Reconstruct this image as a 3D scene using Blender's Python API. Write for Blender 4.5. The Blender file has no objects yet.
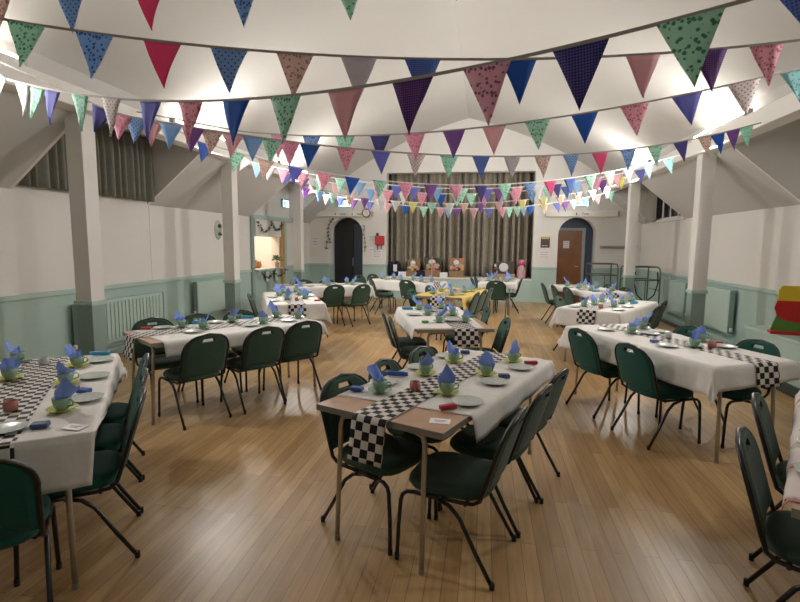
import bpy, bmesh, math, random
import numpy as np
from mathutils import Vector, Matrix
random.seed(7)
SC = bpy.context.scene
COL = SC.collection
PI = math.pi
# ------------------------------------------------------------------ camera
H, F, YAW, PIT, ROLL = 1.6, 499.5, .1665, .1155, .0091
_f = np.array([-math.sin(YAW)*math.cos(PIT), math.cos(YAW)*math.cos(PIT), -math.sin(PIT)])
_r0 = np.array([math.cos(YAW), math.sin(YAW), 0.0]); _u0 = np.cross(_r0, _f)
_r = math.cos(ROLL)*_r0 + math.sin(ROLL)*_u0; _u = -math.sin(ROLL)*_r0 + math.cos(ROLL)*_u0
def ray(px, py): return _f*F + _r*(px-400) - _u*(py-301)
def at_z(px, py, z):
    d = ray(px, py); t = (z-H)/d[2]; return (d[0]*t, d[1]*t)
cd = bpy.data.cameras.new('camera'); cam = bpy.data.objects.new('camera', cd); COL.objects.link(cam)
cd.sensor_width = 36; cd.lens = F/800*36; cd.clip_start = .02
cam.matrix_world = Matrix(((_r[0], _u[0], -_f[0], 0), (_r[1], _u[1], -_f[1], 0), (_r[2], _u[2], -_f[2], H), (0, 0, 0, 1)))
SC.camera = cam
# ------------------------------------------------------------------ materials
def newmat(name):
    m = bpy.data.materials.new(name); m.use_nodes = True
    nt = m.node_tree; b = nt.nodes['Principled BSDF']; return m, nt, b
def rgb(c): return (c[0], c[1], c[2], 1)
def mat(name, c, rough=.6, metal=0, var=.06, scale=30, bump=0, bscale=200, spec=.5, sheen=0, coat=0):
    m, nt, b = newmat(name); N = nt.nodes; L = nt.links
    b.inputs['Roughness'].default_value = rough; b.inputs['Metallic'].default_value = metal
    b.inputs['Specular IOR Level'].default_value = spec
    if sheen: b.inputs['Sheen Weight'].default_value = sheen
    if coat: b.inputs['Coat Weight'].default_value = coat; b.inputs['Coat Roughness'].default_value = .2
    tc = N.new('ShaderNodeTexCoord'); no = N.new('ShaderNodeTexNoise'); no.inputs['Scale'].default_value = scale
    L.new(tc.outputs['Object'], no.inputs['Vector'])
    mx = N.new('ShaderNodeMixRGB'); mx.inputs[1].default_value = rgb([v*(1-var) for v in c]); mx.inputs[2].default_value = rgb([min(1, v*(1+var)) for v in c])
    L.new(no.outputs['Fac'], mx.inputs[0]); L.new(mx.outputs[0], b.inputs['Base Color'])
    if bump:
        n2 = N.new('ShaderNodeTexNoise'); n2.inputs['Scale'].default_value = bscale; L.new(tc.outputs['Object'], n2.inputs['Vector'])
        bp = N.new('ShaderNodeBump'); bp.inputs['Strength'].default_value = bump; bp.inputs['Distance'].default_value = .004
        L.new(n2.outputs['Fac'], bp.inputs['Height']); L.new(bp.outputs[0], b.inputs['Normal'])
    return m
def emit(name, c, s):
    m, nt, b = newmat(name); b.inputs['Base Color'].default_value = rgb(c)
    b.inputs['Emission Color'].default_value = rgb(c); b.inputs['Emission Strength'].default_value = s; return m
def math_node(nt, op, a, bv=None):
    n = nt.nodes.new('ShaderNodeMath'); n.operation = op
    if isinstance(a, (int, float)): n.inputs[0].default_value = a
    else: nt.links.new(a, n.inputs[0])
    if bv is not None:
        if isinstance(bv, (int, float)): n.inputs[1].default_value = bv
        else: nt.links.new(bv, n.inputs[1])
    return n.outputs[0]
WHITE = (.83, .81, .785); MINT = (.45, .60, .56); MINTD = (.29, .40, .375)
DADO = .955
def two_tone(name, split, up=WHITE, lo=MINT):
    m, nt, b = newmat(name); N = nt.nodes; L = nt.links
    g = N.new('ShaderNodeNewGeometry'); sp = N.new('ShaderNodeSeparateXYZ'); L.new(g.outputs['Position'], sp.inputs[0])
    f = math_node(nt, 'GREATER_THAN', sp.outputs['Z'], split)
    no = N.new('ShaderNodeTexNoise'); no.inputs['Scale'].default_value = 1.3; L.new(g.outputs['Position'], no.inputs['Vector'])
    mx = N.new('ShaderNodeMixRGB'); mx.inputs[1].default_value = rgb(lo); mx.inputs[2].default_value = rgb(up); L.new(f, mx.inputs[0])
    mv = N.new('ShaderNodeMixRGB'); mv.blend_type = 'MULTIPLY'; mv.inputs[0].default_value = .1
    L.new(mx.outputs[0], mv.inputs[1]); L.new(no.outputs['Fac'], mv.inputs[2]); L.new(mv.outputs[0], b.inputs['Base Color'])
    b.inputs['Roughness'].default_value = .5; b.inputs['Specular IOR Level'].default_value = .3
    n2 = N.new('ShaderNodeTexNoise'); n2.inputs['Scale'].default_value = 90; L.new(g.outputs['Position'], n2.inputs['Vector'])
    bp = N.new('ShaderNodeBump'); bp.inputs['Strength'].default_value = .12; bp.inputs['Distance'].default_value = .003
    L.new(n2.outputs['Fac'], bp.inputs['Height']); L.new(bp.outputs[0], b.inputs['Normal'])
    return m
M = {}
M['wall'] = two_tone('two_tone_wall_paint', DADO)
M['white'] = mat('white_paint', WHITE, .6, scale=1.5, var=.03)
M['ceil'] = mat('ceiling_paint', (.59, .58, .565), .75, scale=1.2, var=.03, bump=.08, bscale=60)
M['mint'] = mat('mint_paint', MINT, .45, scale=2, var=.04)
M['mint_dark'] = mat('dark_mint_paint', MINTD, .45, scale=2, var=.04)
M['rad'] = mat('radiator_enamel', (.48, .63, .59), .35, scale=2, var=.03)
M['darkbase'] = mat('dark_base', (.05, .07, .068), .5)
def floor_mat():
    m, nt, b = newmat('maple_strip_floor'); N = nt.nodes; L = nt.links
    tc = N.new('ShaderNodeTexCoord'); mp = N.new('ShaderNodeMapping'); mp.inputs['Rotation'].default_value = (0, 0, PI/2)
    L.new(tc.outputs['Object'], mp.inputs[0])
    br = N.new('ShaderNodeTexBrick'); L.new(mp.outputs[0], br.inputs['Vector'])
    br.inputs['Scale'].default_value = 1; br.inputs['Brick Width'].default_value = 1.3; br.inputs['Row Height'].default_value = .078
    br.inputs['Mortar Size'].default_value = .0016; br.inputs['Mortar Smooth'].default_value = .3; br.offset = .37
    br.inputs['Color1'].default_value = (.68, .45, .215, 1); br.inputs['Color2'].default_value = (.50, .30, .13, 1); br.inputs['Mortar'].default_value = (.20, .11, .045, 1)
    mg = N.new('ShaderNodeMapping'); mg.inputs['Scale'].default_value = (26, 1.6, 1); L.new(tc.outputs['Object'], mg.inputs[0])
    no = N.new('ShaderNodeTexNoise'); no.inputs['Scale'].default_value = 1.5; no.inputs['Detail'].default_value = 6; L.new(mg.outputs[0], no.inputs['Vector'])
    cr = N.new('ShaderNodeValToRGB'); cr.color_ramp.elements[0].position = .3; cr.color_ramp.elements[0].color = (.74, .70, .66, 1); cr.color_ramp.elements[1].color = (1.1, 1.1, 1.1, 1); cr.color_ramp.elements[1].position = .7
    L.new(no.outputs['Fac'], cr.inputs[0])
    mx = N.new('ShaderNodeMixRGB'); mx.blend_type = 'MULTIPLY'; mx.inputs[0].default_value = .8; L.new(br.outputs['Color'], mx.inputs[1]); L.new(cr.outputs[0], mx.inputs[2])
    n3 = N.new('ShaderNodeTexNoise'); n3.inputs['Scale'].default_value = .8; n3.inputs['Detail'].default_value = 4; L.new(tc.outputs['Object'], n3.inputs['Vector'])
    m3 = N.new('ShaderNodeMixRGB'); m3.blend_type = 'MULTIPLY'; m3.inputs[0].default_value = .3; L.new(mx.outputs[0], m3.inputs[1]); L.new(n3.outputs['Fac'], m3.inputs[2])
    L.new(m3.outputs[0], b.inputs['Base Color'])
    rr = N.new('ShaderNodeMapRange'); rr.inputs['To Min'].default_value = .26; rr.inputs['To Max'].default_value = .44; L.new(n3.outputs['Fac'], rr.inputs[0]); L.new(rr.outputs[0], b.inputs['Roughness'])
    bp = N.new('ShaderNodeBump'); bp.inputs['Strength'].default_value = .25; bp.inputs['Distance'].default_value = .002; bp.invert = True
    L.new(br.outputs['Fac'], bp.inputs['Height']); L.new(bp.outputs[0], b.inputs['Normal'])
    b.inputs['Specular IOR Level'].default_value = .5
    return m
M['floor'] = floor_mat()
M['green'] = mat('green_chair_fabric', (.034, .072, .048), .85, var=.25, scale=160, bump=.3, bscale=500, sheen=.15, spec=.25)
M['teal'] = mat('sheen_green_chair_fabric', (.006, .072, .056), .85, var=.25, scale=160, bump=.3, bscale=500, sheen=.12, spec=.25)  # same green chair fabric, its nap sheen put into the colour
M['black'] = mat('black_frame_paint', (.012, .012, .012), .3, var=.1)
M['rubber'] = mat('black_rubber', (.015, .015, .015), .7)
M['lam'] = mat('wood_laminate_top', (.46, .28, .175), .35, var=.2, scale=14)
M['edge'] = mat('grey_metal_edge', (.30, .28, .25), .4, metal=.3)
M['steel'] = mat('brushed_steel_leg', (.50, .44, .37), .35, metal=.7, var=.1)
def uvmat(name, fn, rough=.7):
    m, nt, b = newmat(name); tc = nt.nodes.new('ShaderNodeTexCoord'); b.inputs['Roughness'].default_value = rough
    b.inputs['Specular IOR Level'].default_value = .25
    fn(nt, b, tc); return m
def f_cloth(c1, c2):
    def fn(nt, b, tc):
        N = nt.nodes; L = nt.links
        v = N.new('ShaderNodeTexVoronoi'); v.inputs['Scale'].default_value = 22; L.new(tc.outputs['UV'], v.inputs['Vector'])
        mx = N.new('ShaderNodeMixRGB'); mx.inputs[1].default_value = rgb(c1); mx.inputs[2].default_value = rgb(c2); L.new(v.outputs['Distance'], mx.inputs[0]); L.new(mx.outputs[0], b.inputs['Base Color'])
        no = N.new('ShaderNodeTexNoise'); no.inputs['Scale'].default_value = 9; no.inputs['Detail'].default_value = 3; L.new(tc.outputs['UV'], no.inputs['Vector'])
        bp = N.new('ShaderNodeBump'); bp.inputs['Strength'].default_value = .35; bp.inputs['Distance'].default_value = .012; L.new(no.outputs['Fac'], bp.inputs['Height']); L.new(bp.outputs[0], b.inputs['Normal'])
    return fn
M['cloth'] = uvmat('white_paper_cloth', f_cloth((.74, .71, .68), (.68, .655, .63)), .6)
M['yellow'] = uvmat('yellow_paper_cloth', f_cloth((.78, .56, .16), (.72, .50, .13)), .6)
def f_checker(nt, b, tc):
    ck = nt.nodes.new('ShaderNodeTexChecker'); ck.inputs['Scale'].default_value = 1/.043
    ck.inputs['Color1'].default_value = (.012, .010, .010, 1); ck.inputs['Color2'].default_value = (.66, .62, .59, 1)
    mp = nt.nodes.new('ShaderNodeMapping'); mp.inputs['Location'].default_value = (.0131, .0217, .02)
    nt.links.new(tc.outputs['UV'], mp.inputs[0]); nt.links.new(mp.outputs[0], ck.inputs['Vector']); nt.links.new(ck.outputs['Color'], b.inputs['Base Color'])
M['checker'] = uvmat('black_white_checker_paper', f_checker, .55)
def f_rosy(nt, b, tc):
    N = nt.nodes; L = nt.links
    v = N.new('ShaderNodeTexVoronoi'); v.inputs['Scale'].default_value = 7; L.new(tc.outputs['UV'], v.inputs['Vector'])
    cr = N.new('ShaderNodeValToRGB'); e = cr.color_ramp.elements; e[0].position = .16; e[0].color = (.45, .12, .13, 1); e[1].position = .24; e[1].color = (.62, .52, .49, 1)
    x = cr.color_ramp.elements.new(.30); x.color = (.25, .33, .2, 1); x = cr.color_ramp.elements.new(.34); x.color = (.64, .57, .54, 1)
    L.new(v.outputs['Distance'], cr.inputs[0]); L.new(cr.outputs[0], b.inputs['Base Color'])
M['rosy'] = uvmat('floral_cloth', f_rosy, .8)
M['redband'] = mat('red_border_cloth', (.45, .16, .15), .8)
M['cup'] = mat('sage_china', (.27, .40, .30), .22, var=.04)
M['plate'] = mat('pale_china', (.50, .54, .51), .25, var=.28, scale=70)
M['saucer_y'] = mat('lime_china', (.50, .52, .10), .3, var=.1)
M['napkin'] = mat('periwinkle_paper', (.23, .35, .80), .8, var=.1, scale=60)
M['pk_blue'] = mat('blue_wrapper', (.03, .09, .36), .4); M['pk_navy'] = mat('navy_wrapper', (.03, .06, .19), .4)
M['pk_red'] = mat('red_wrapper', (.42, .02, .03), .35); M['pk_turq'] = mat('turquoise_wrapper', (.02, .28, .50), .4); M['pk_green'] = mat('green_wrapper', (.10, .33, .06), .4)
M['pk_teal'] = mat('teal_wrapper', (.02, .24, .30), .4)
M['pinkglass'] = mat('pink_glass', (.45, .17, .14), .15, var=.25, scale=80); M['cream'] = mat('cream_wax', (.75, .68, .60), .5)
M['paper'] = mat('white_paper', (.82, .84, .86), .7, var=.02); M['boardwhite'] = mat('cream_gloss_board', (.88, .86, .80), .35, var=.01); M['ink'] = mat('dark_ink', (.05, .05, .07), .7); M['redink'] = mat('red_ink', (.5, .06, .05), .7)
def f_pleat(nt, b, tc):
    N = nt.nodes; L = nt.links
    v = N.new('ShaderNodeTexVoronoi'); v.inputs['Scale'].default_value = 16; L.new(tc.outputs['UV'], v.inputs['Vector'])
    mx = N.new('ShaderNodeMixRGB'); mx.inputs[1].default_value = (.31, .28, .23, 1); mx.inputs[2].default_value = (.41, .375, .31, 1); L.new(v.outputs['Distance'], mx.inputs[0]); L.new(mx.outputs[0], b.inputs['Base Color'])
M['curtain'] = uvmat('taupe_damask_curtain', f_pleat, .8)
M['dcurtain'] = mat('grey_green_curtain', (.21, .205, .175), .8, var=.15, scale=20, sheen=.3)
M['wood'] = mat('brown_door_wood', (.235, .095, .035), .4, var=.2, scale=6)
M['pine'] = mat('pine_wood', (.52, .34, .15), .5, var=.15, scale=8)
M['char'] = mat('charcoal_door_paint', (.022, .022, .027), .5); M['bluedoor'] = mat('slate_blue_paint', (.055, .075, .12), .5)
M['reveal'] = mat('blue_grey_reveal', (.30, .34, .40), .6)
M['glass_night'] = mat('night_window_glass', (.02, .022, .025), .08)
M['leaf'] = mat('green_leaf', (.07, .17, .05), .6, var=.3); M['leafd'] = mat('dull_green_leaf', (.06, .10, .06), .7, var=.3)
M['terra'] = mat('terracotta', (.52, .26, .12), .6); M['pinkpot'] = mat('pink_pot', (.65, .33, .28), .5)
M['red'] = mat('red_gloss', (.55, .015, .02), .35); M['gold'] = mat('yellow_paint', (.75, .52, .02), .5); M['grass'] = mat('green_paint', (.10, .26, .04), .5)
M['grey'] = mat('grey_tube', (.13, .17, .155), .4, metal=.2); M['strap'] = mat('black_webbing', (.01, .01, .012), .8)
M['navy'] = mat('navy_cloth', (.012, .014, .035), .85, var=.3); M['basket'] = mat('wicker', (.30, .19, .10), .8, var=.4, scale=70)
M['cello'] = mat('hamper_filling', (.50, .40, .33), .5, var=.5, scale=35); M['kraft'] = mat('orange_hamper_box', (.48, .22, .12), .6, var=.3, scale=14)
M['ribbon'] = mat('coral_ribbon', (.75, .30, .25), .5); M['magenta'] = mat('magenta_bow', (.65, .04, .22), .45)
M['pinkfoil'] = mat('pink_foil', (.60, .34, .38), .4, var=.35, scale=40); M['wine'] = mat('dark_red_bottle', (.09, .008, .012), .15)
M['darkbox'] = mat('dark_brown_box', (.09, .075, .065), .6); M['tan'] = mat('tan_card', (.42, .30, .17), .7)
M['card'] = mat('cardboard', (.45, .33, .24), .8)
M['tape'] = mat('backlit_shade_tape', (.40, .38, .36), .8); M['tapew'] = mat('white_bias_tape', (.78, .77, .75), .8)  # grey one has the near cords' backlit shade mixed into its colour
M['metalgrey'] = mat('grey_housing', (.45, .45, .44), .5)
M['kitchenwall'] = mat('cream_kitchen_wall', (.85, .76, .62), .7)
M['tube'] = emit('lit_tube', (1, .93, .82), 14); M['exit'] = emit('lit_exit_panel', (.45, .78, 1), 3.2); M['exitg'] = emit('lit_exit_green', (.1, .55, .45), 1.2)
M['clockface'] = mat('clock_face', (.85, .84, .8), .4)
# bunting fabrics: pattern in each pennant's own coordinates (x across, z down)
def fabric(name, base, kind='plain', c2=None):
    base = [min(.85, v*1.35+.02) for v in base]
    if c2: c2 = [v*1.3+.01 for v in c2]
    m, nt, b = newmat(name); N = nt.nodes; L = nt.links
    tc = N.new('ShaderNodeTexCoord')
    if kind == 'plain':
        no = N.new('ShaderNodeTexNoise'); no.inputs['Scale'].default_value = 15; L.new(tc.outputs['Object'], no.inputs['Vector'])
        fac = no.outputs['Fac']; c2 = [v*.85 for v in base]
    elif kind == 'floral':
        no = N.new('ShaderNodeTexNoise'); no.inputs['Scale'].default_value = 70; L.new(tc.outputs['Object'], no.inputs['Vector'])
        vv = N.new('ShaderNodeTexVoronoi'); vv.inputs['Scale'].default_value = 52; L.new(tc.outputs['Object'], vv.inputs['Vector'])
        s = math_node(nt, 'ADD', vv.outputs['Distance'], math_node(nt, 'MULTIPLY', no.outputs['Fac'], .5))
        cr = N.new('ShaderNodeValToRGB'); cr.color_ramp.elements[0].position = .56; cr.color_ramp.elements[0].color = (1, 1, 1, 1); cr.color_ramp.elements[1].position = .66; cr.color_ramp.elements[1].color = (0, 0, 0, 1)
        L.new(s, cr.inputs[0]); fac = cr.outputs[0]
    elif kind == 'dots':
        sp = N.new('ShaderNodeSeparateXYZ'); L.new(tc.outputs['Object'], sp.inputs[0]); k = 2*PI/.026
        a = math_node(nt, 'COSINE', math_node(nt, 'MULTIPLY', math_node(nt, 'ADD', sp.outputs['X'], sp.outputs['Z']), k*.7))
        c = math_node(nt, 'COSINE', math_node(nt, 'MULTIPLY', math_node(nt, 'SUBTRACT', sp.outputs['X'], sp.outputs['Z']), k*.7))
        fac = math_node(nt, 'GREATER_THAN', math_node(nt, 'ADD', a, c), 1.3)
    elif kind == 'gingham':
        sp = N.new('ShaderNodeSeparateXYZ'); L.new(tc.outputs['Object'], sp.inputs[0]); k = 2*PI/.011
        a = math_node(nt, 'GREATER_THAN', math_node(nt, 'SINE', math_node(nt, 'MULTIPLY', sp.outputs['X'], k)), 0)
        c = math_node(nt, 'GREATER_THAN', math_node(nt, 'SINE', math_node(nt, 'MULTIPLY', sp.outputs['Z'], k)), 0)
        fac = math_node(nt, 'MULTIPLY', math_node(nt, 'ADD', a, c), .5)
    mx = N.new('ShaderNodeMixRGB'); mx.inputs[1].default_value = rgb(base); mx.inputs[2].default_value = rgb(c2); L.new(fac, mx.inputs[0])
    L.new(mx.outputs[0], b.inputs['Base Color']); b.inputs['Roughness'].default_value = .75; b.inputs['Specular IOR Level'].default_value = .2
    tr = N.new('ShaderNodeBsdfTranslucent'); L.new(mx.outputs[0], tr.inputs['Color'])
    ms = N.new('ShaderNodeMixShader'); ms.inputs[0].default_value = .42; L.new(b.outputs[0], ms.inputs[1]); L.new(tr.outputs[0], ms.inputs[2])
    L.new(ms.outputs[0], N['Material Output'].inputs['Surface'])
    return m
FAB = {
 'crimson': ('crimson', fabric('crimson_satin', (.62, .10, .24))), 'blue': ('royal blue', fabric('royal_blue_satin', (.03, .125, .42))),
 'bdots': ('blue dotted', fabric('blue_dotted', (.22, .33, .50), 'dots', (.04, .07, .22))), 'bflo': ('blue floral', fabric('blue_floral', (.24, .37, .56), 'floral', (.05, .10, .28))),
 'gflo': ('green floral', fabric('green_floral', (.36, .53, .45), 'floral', (.07, .23, .15))), 'mint': ('mint floral', fabric('mint_floral', (.40, .62, .53), 'floral', (.17, .42, .32))),
 'pflo': ('pink floral', fabric('pink_floral', (.60, .34, .40), 'floral', (.40, .12, .19))), 'brown': ('dusky pink floral', fabric('dusky_floral', (.54, .44, .40), 'floral', (.36, .20, .19))),
 'pink': ('pink', fabric('pink_satin', (.66, .40, .43))), 'lav': ('pale lilac', fabric('pale_lilac', (.50, .47, .50))), 'white': ('white', fabric('white_cotton', (.70, .67, .68))),
 'bchk': ('blue checked', fabric('blue_check', (.17, .25, .52), 'gingham', (.06, .11, .32))), 'pchk': ('purple checked', fabric('purple_check', (.20, .09, .29), 'gingham', (.08, .03, .14))),
 'nchk': ('navy checked', fabric('navy_check', (.15, .13, .36), 'gingham', (.03, .03, .13))), 'lilac': ('violet blue', fabric('violet_blue', (.18, .19, .50))),
 'wdots': ('white dotted', fabric('white_dotted', (.58, .54, .53), 'dots', (.28, .14, .20))), 'purple': ('purple', fabric('purple_satin', (.24, .11, .33))),
 'pdots': ('pink dotted', fabric('pink_dotted', (.56, .36, .42), 'floral', (.24, .10, .19))), 'sky': ('sky blue', fabric('sky_blue', (.27, .42, .66))),
 'lemon': ('pale yellow', fabric('pale_yellow', (.66, .58, .27))), 'peach': ('peach', fabric('peach', (.62, .46, .38))), 'teal': ('pale teal', fabric('pale_teal', (.32, .54, .56), 'floral', (.13, .36, .38))),
 'rose': ('rose pink', fabric('rose_pink', (.62, .34, .43), 'floral', (.50, .19, .29)))}
# ------------------------------------------------------------------ mesh builder
class MB:
    def __init__(s): s.v = []; s.f = []; s.uv = None; s.mi = []; s.cur = 0
    def add(s, vs, fs):
        o = len(s.v); s.v += [tuple(v) for v in vs]; s.f += [tuple(i+o for i in f) for f in fs]; s.mi += [s.cur]*len(fs); return o
    def box(s, a, b):
        x0, y0, z0 = a; x1, y1, z1 = b
        s.add([(x0,y0,z0),(x1,y0,z0),(x1,y1,z0),(x0,y1,z0),(x0,y0,z1),(x1,y0,z1),(x1,y1,z1),(x0,y1,z1)],
              [(0,3,2,1),(4,5,6,7),(0,1,5,4),(1,2,6,5),(2,3,7,6),(3,0,4,7)])
        return s
    def hexa(s, p):
        s.add(p, [(0,3,2,1),(4,5,6,7),(0,1,5,4),(1,2,6,5),(2,3,7,6),(3,0,4,7)]); return s
    def tube(s, pts, r, n=8, closed=False, caps=True):
        P = [Vector(p) for p in pts]; m = len(P); rings = []; up = None
        R = r if isinstance(r, (list, tuple)) else [r]*m
        for i in range(m):
            if closed: t = (P[(i+1) % m]-P[i-1])
            else: t = P[min(i+1, m-1)]-P[max(i-1, 0)]
            t.normalize()
            if up is None:
                up = Vector((0, 0, 1)) if abs(t.z) < .9 else Vector((1, 0, 0))
            a = (up - t*up.dot(t)); a.normalize(); up = a; b = t.cross(a)
            rings.append([P[i]+(a*math.cos(2*PI*k/n)+b*math.sin(2*PI*k/n))*R[i] for k in range(n)])
        vs = [q for g in rings for q in g]; fs = []
        for i in range(m if closed else m-1):
            j = (i+1) % m
            for k in range(n): fs.append((i*n+k, j*n+k, j*n+(k+1) % n, i*n+(k+1) % n)[::-1])
        if caps and not closed: fs += [tuple(range(n)), tuple(range((m-1)*n, m*n))[::-1]]
        s.add(vs, fs); return s
    def lathe(s, prof, n=16, c=(0, 0, 0), sx=1, sy=1):
        vs = []; fs = []; m = len(prof)
        for r, z in prof:
            for k in range(n): a = 2*PI*k/n; vs.append((c[0]+r*sx*math.cos(a), c[1]+r*sy*math.sin(a), c[2]+z))
        for i in range(m-1):
            for k in range(n): fs.append((i*n+k, i*n+(k+1) % n, (i+1)*n+(k+1) % n, (i+1)*n+k))
        if prof[0][0] > 1e-4: fs.append(tuple(range(n))[::-1])
        if prof[-1][0] > 1e-4: fs.append(tuple(range((m-1)*n, m*n)))
        s.add(vs, fs); return s
    def grid(s, fn, nu, nv, uv=None):
        vs = [fn(i/nu, j/nv) for j in range(nv+1) for i in range(nu+1)]
        fs = [(j*(nu+1)+i, j*(nu+1)+i+1, (j+1)*(nu+1)+i+1, (j+1)*(nu+1)+i) for j in range(nv) for i in range(nu)]
        s.add(vs, fs)
        if uv: s.uv = [uv(i/nu, j/nv) for j in range(nv+1) for i in range(nu+1)]
        return s
    def ball(s, c, r, n=10, m=6):
        rx, ry, rz = r if isinstance(r, tuple) else (r, r, r)
        prof = [(math.sin(PI*i/m), -math.cos(PI*i/m)) for i in range(m+1)]
        vs = []; o = len(s.v)
        vs.append((c[0], c[1], c[2]-rz))
        for q, z in prof[1:-1]:
            for k in range(n): a = 2*PI*k/n; vs.append((c[0]+rx*q*math.cos(a), c[1]+ry*q*math.sin(a), c[2]+rz*z))
        vs.append((c[0], c[1], c[2]+rz)); fs = []
        for k in range(n): fs.append((0, 1+(k+1) % n, 1+k))
        for i in range(m-2):
            for k in range(n): fs.append((1+i*n+k, 1+i*n+(k+1) % n, 1+(i+1)*n+(k+1) % n, 1+(i+1)*n+k))
        l = len(vs)-1; b = 1+(m-2)*n
        for k in range(n): fs.append((l, b+k, b+(k+1) % n))
        s.add(vs, fs); return s
    def build(s, name, m, parent=None, smooth=False, bevel=0, solid=0, loc=None, seg=2):
        me = bpy.data.meshes.new(name); me.from_pydata(s.v, [], s.f); 
        ms = m if isinstance(m, list) else [m]
        for q in ms: me.materials.append(q)
        if len(ms) > 1: me.polygons.foreach_set('material_index', s.mi)
        if smooth: me.polygons.foreach_set('use_smooth', [True]*len(me.polygons))
        if s.uv:
            l = me.uv_layers.new(name='UVMap')
            for lp in me.loops: l.data[lp.index].uv = s.uv[lp.vertex_index]
        else:
            bm = bmesh.new(); bm.from_mesh(me); bmesh.ops.recalc_face_normals(bm, faces=bm.faces); bm.to_mesh(me); bm.free()
        me.update()
        o = bpy.data.objects.new(name, me); COL.objects.link(o)
        if parent: o.parent = parent
        if loc: o.location = loc
        if solid: q = o.modifiers.new('solid', 'SOLIDIFY'); q.thickness = solid; q.offset = 1
        if bevel: q = o.modifiers.new('bevel', 'BEVEL'); q.width = bevel; q.segments = seg; q.limit_method = 'ANGLE'; q.angle_limit = .7
        return o
def tag(o, label, cat, group=None):
    o['label'] = label; o['category'] = cat
    if group: o['group'] = group
    return o
def struct(o): o['kind'] = 'structure'; return o
def empty(name, loc=(0, 0, 0), rz=0):
    o = bpy.data.objects.new(name, None); COL.objects.link(o); o.location = loc; o.rotation_euler = (0, 0, rz); o.empty_display_size = .1; return o
def copy_tree(o, parent=None):
    c = o.copy(); COL.objects.link(c)
    if parent: c.parent = parent
    for ch in list(o.children): copy_tree(ch, c)
    return c
# ------------------------------------------------------------------ room shell
XL, XR, YF, YB = -5.13, 4.07, -2.0, 14.2
CX = (XL+XR)/2
WT = 2.15          # top of the side walls
SPR = 1.15         # distance from wall to the inner face of the beams
SLD, SLZ = .94, 2.926   # where the sloping side ceilings meet the beams
SZ = 3.30          # spring of the vault, above and behind the beam shelf
HALF = (XR-XL)/2-.93
def vault(x):
    d = min(abs(x-CX), HALF); lin = SZ+1.7*(1-d/HALF); R = (HALF**2+1.7**2)/(2*1.7); arc = SZ+1.7-R+math.sqrt(R*R-d*d)
    return .55*lin+.45*arc
struct(MB().box((XL-.3, YF-.3, -.1), (XR+.3, YB+1.5, 0)).build('floor', M['floor']))
LD = [(4.76, 7.07), (10.46, 12.75)]     # dormer recesses left
RD = [(5.2, 7.4), (11.26, 13.5)]
ce = MB()
xs = [CX-HALF+2*HALF*i/40 for i in range(41)]
for i in range(40):
    a, b = xs[i], xs[i+1]; za, zb = vault(a), vault(b)
    ce.hexa([(a,YF,za),(b,YF,zb),(b,YB,zb),(a,YB,za),(a,YF,za+.08),(b,YF,zb+.08),(b,YB,zb+.08),(a,YB,za+.08)])
DZ = 3.26          # dormer ceilings
def side(sgn, X, D):
    X2 = X - sgn*SLD
    y = YF; ce.box((min(X2-.02, X2), YF, 3.08), (max(X2, X2+.02), YB, SZ+.06))
    for d0, d1 in D + [(YB, YB)]:
        if d0 > y:
            p = [(X, WT), (X2, SLZ), (X2, SLZ+.1), (X, WT+.12)]
            ce.hexa([(p[0][0],y,p[0][1]),(p[1][0],y,p[1][1]),(p[1][0],d0,p[1][1]),(p[0][0],d0,p[0][1]),(p[3][0],y,p[3][1]),(p[2][0],y,p[2][1]),(p[2][0],d0,p[2][1]),(p[3][0],d0,p[3][1])])
        if d1 > d0:
            ce.box((min(X+sgn*.2, X2), d0, DZ), (max(X+sgn*.2, X2), d1, DZ+.06))
        y = d1
side(-1, XL, LD); side(1, XR, RD)
struct(ce.build('ceiling', M['ceil'], smooth=False))
# side walls with dormer walls and cheeks (the cheeks fill the sloping sides of each recess)
def cheek(mb, X, sgn, y, t):
    X2 = X - sgn*SLD
    pts = [(X, WT), (X2, SLZ), (X2, DZ), (X, DZ)]
    mb.hexa([(a, y, b) for a, b in pts[:]] + [(a, y+t, b) for a, b in pts])
HY0, HY1, HZ0, HZ1 = 10.62, 12.0, .97, 1.74       # serving hatch
wl = MB()
wl.box((XL-.2, YF-.2, 0), (XL, HY0, WT)); wl.box((XL-.2, HY1, 0), (XL, YB, WT)); wl.box((XL-.2, HY0, 0), (XL, HY1, HZ0)); wl.box((XL-.2, HY0, HZ1), (XL, HY1, WT))
for d0, d1 in LD:
    wl.box((XL-.2, d0-.1, WT), (XL, d1+.1, DZ+.06)); cheek(wl, XL, -1, d0+.001, .04); cheek(wl, XL, -1, d1-.041, .04)
struct(wl.build('wall_left', M['wall']))
wr = MB(); wr.box((XR, YF-.2, 0), (XR+.2, YB, WT))
W0, W1, WZ0, WZ1 = 11.30, 13.3, 2.19, 3.06
for i, (d0, d1) in enumerate(RD):
    if i == 1:
        wr.box((XR, d0-.1, WT), (XR+.2, d1+.1, WZ0)); wr.box((XR, d0-.1, WZ1), (XR+.2, d1+.1, DZ+.06)); wr.box((XR, d0-.1, WZ0), (XR+.2, W0, WZ1)); wr.box((XR, W1, WZ0), (XR+.2, d1+.1, WZ1))
    else: wr.box((XR, d0-.1, WT), (XR+.2, d1+.1, DZ+.06))
    cheek(wr, XR, 1, d0+.001, .04); cheek(wr, XR, 1, d1-.041, .04)
struct(wr.build('wall_right', M['wall']))
struct(MB().box((XL-.2, YF-.2, 0), (XR+.2, YF, 5.1)).build('wall_front', M['wall']))
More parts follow.
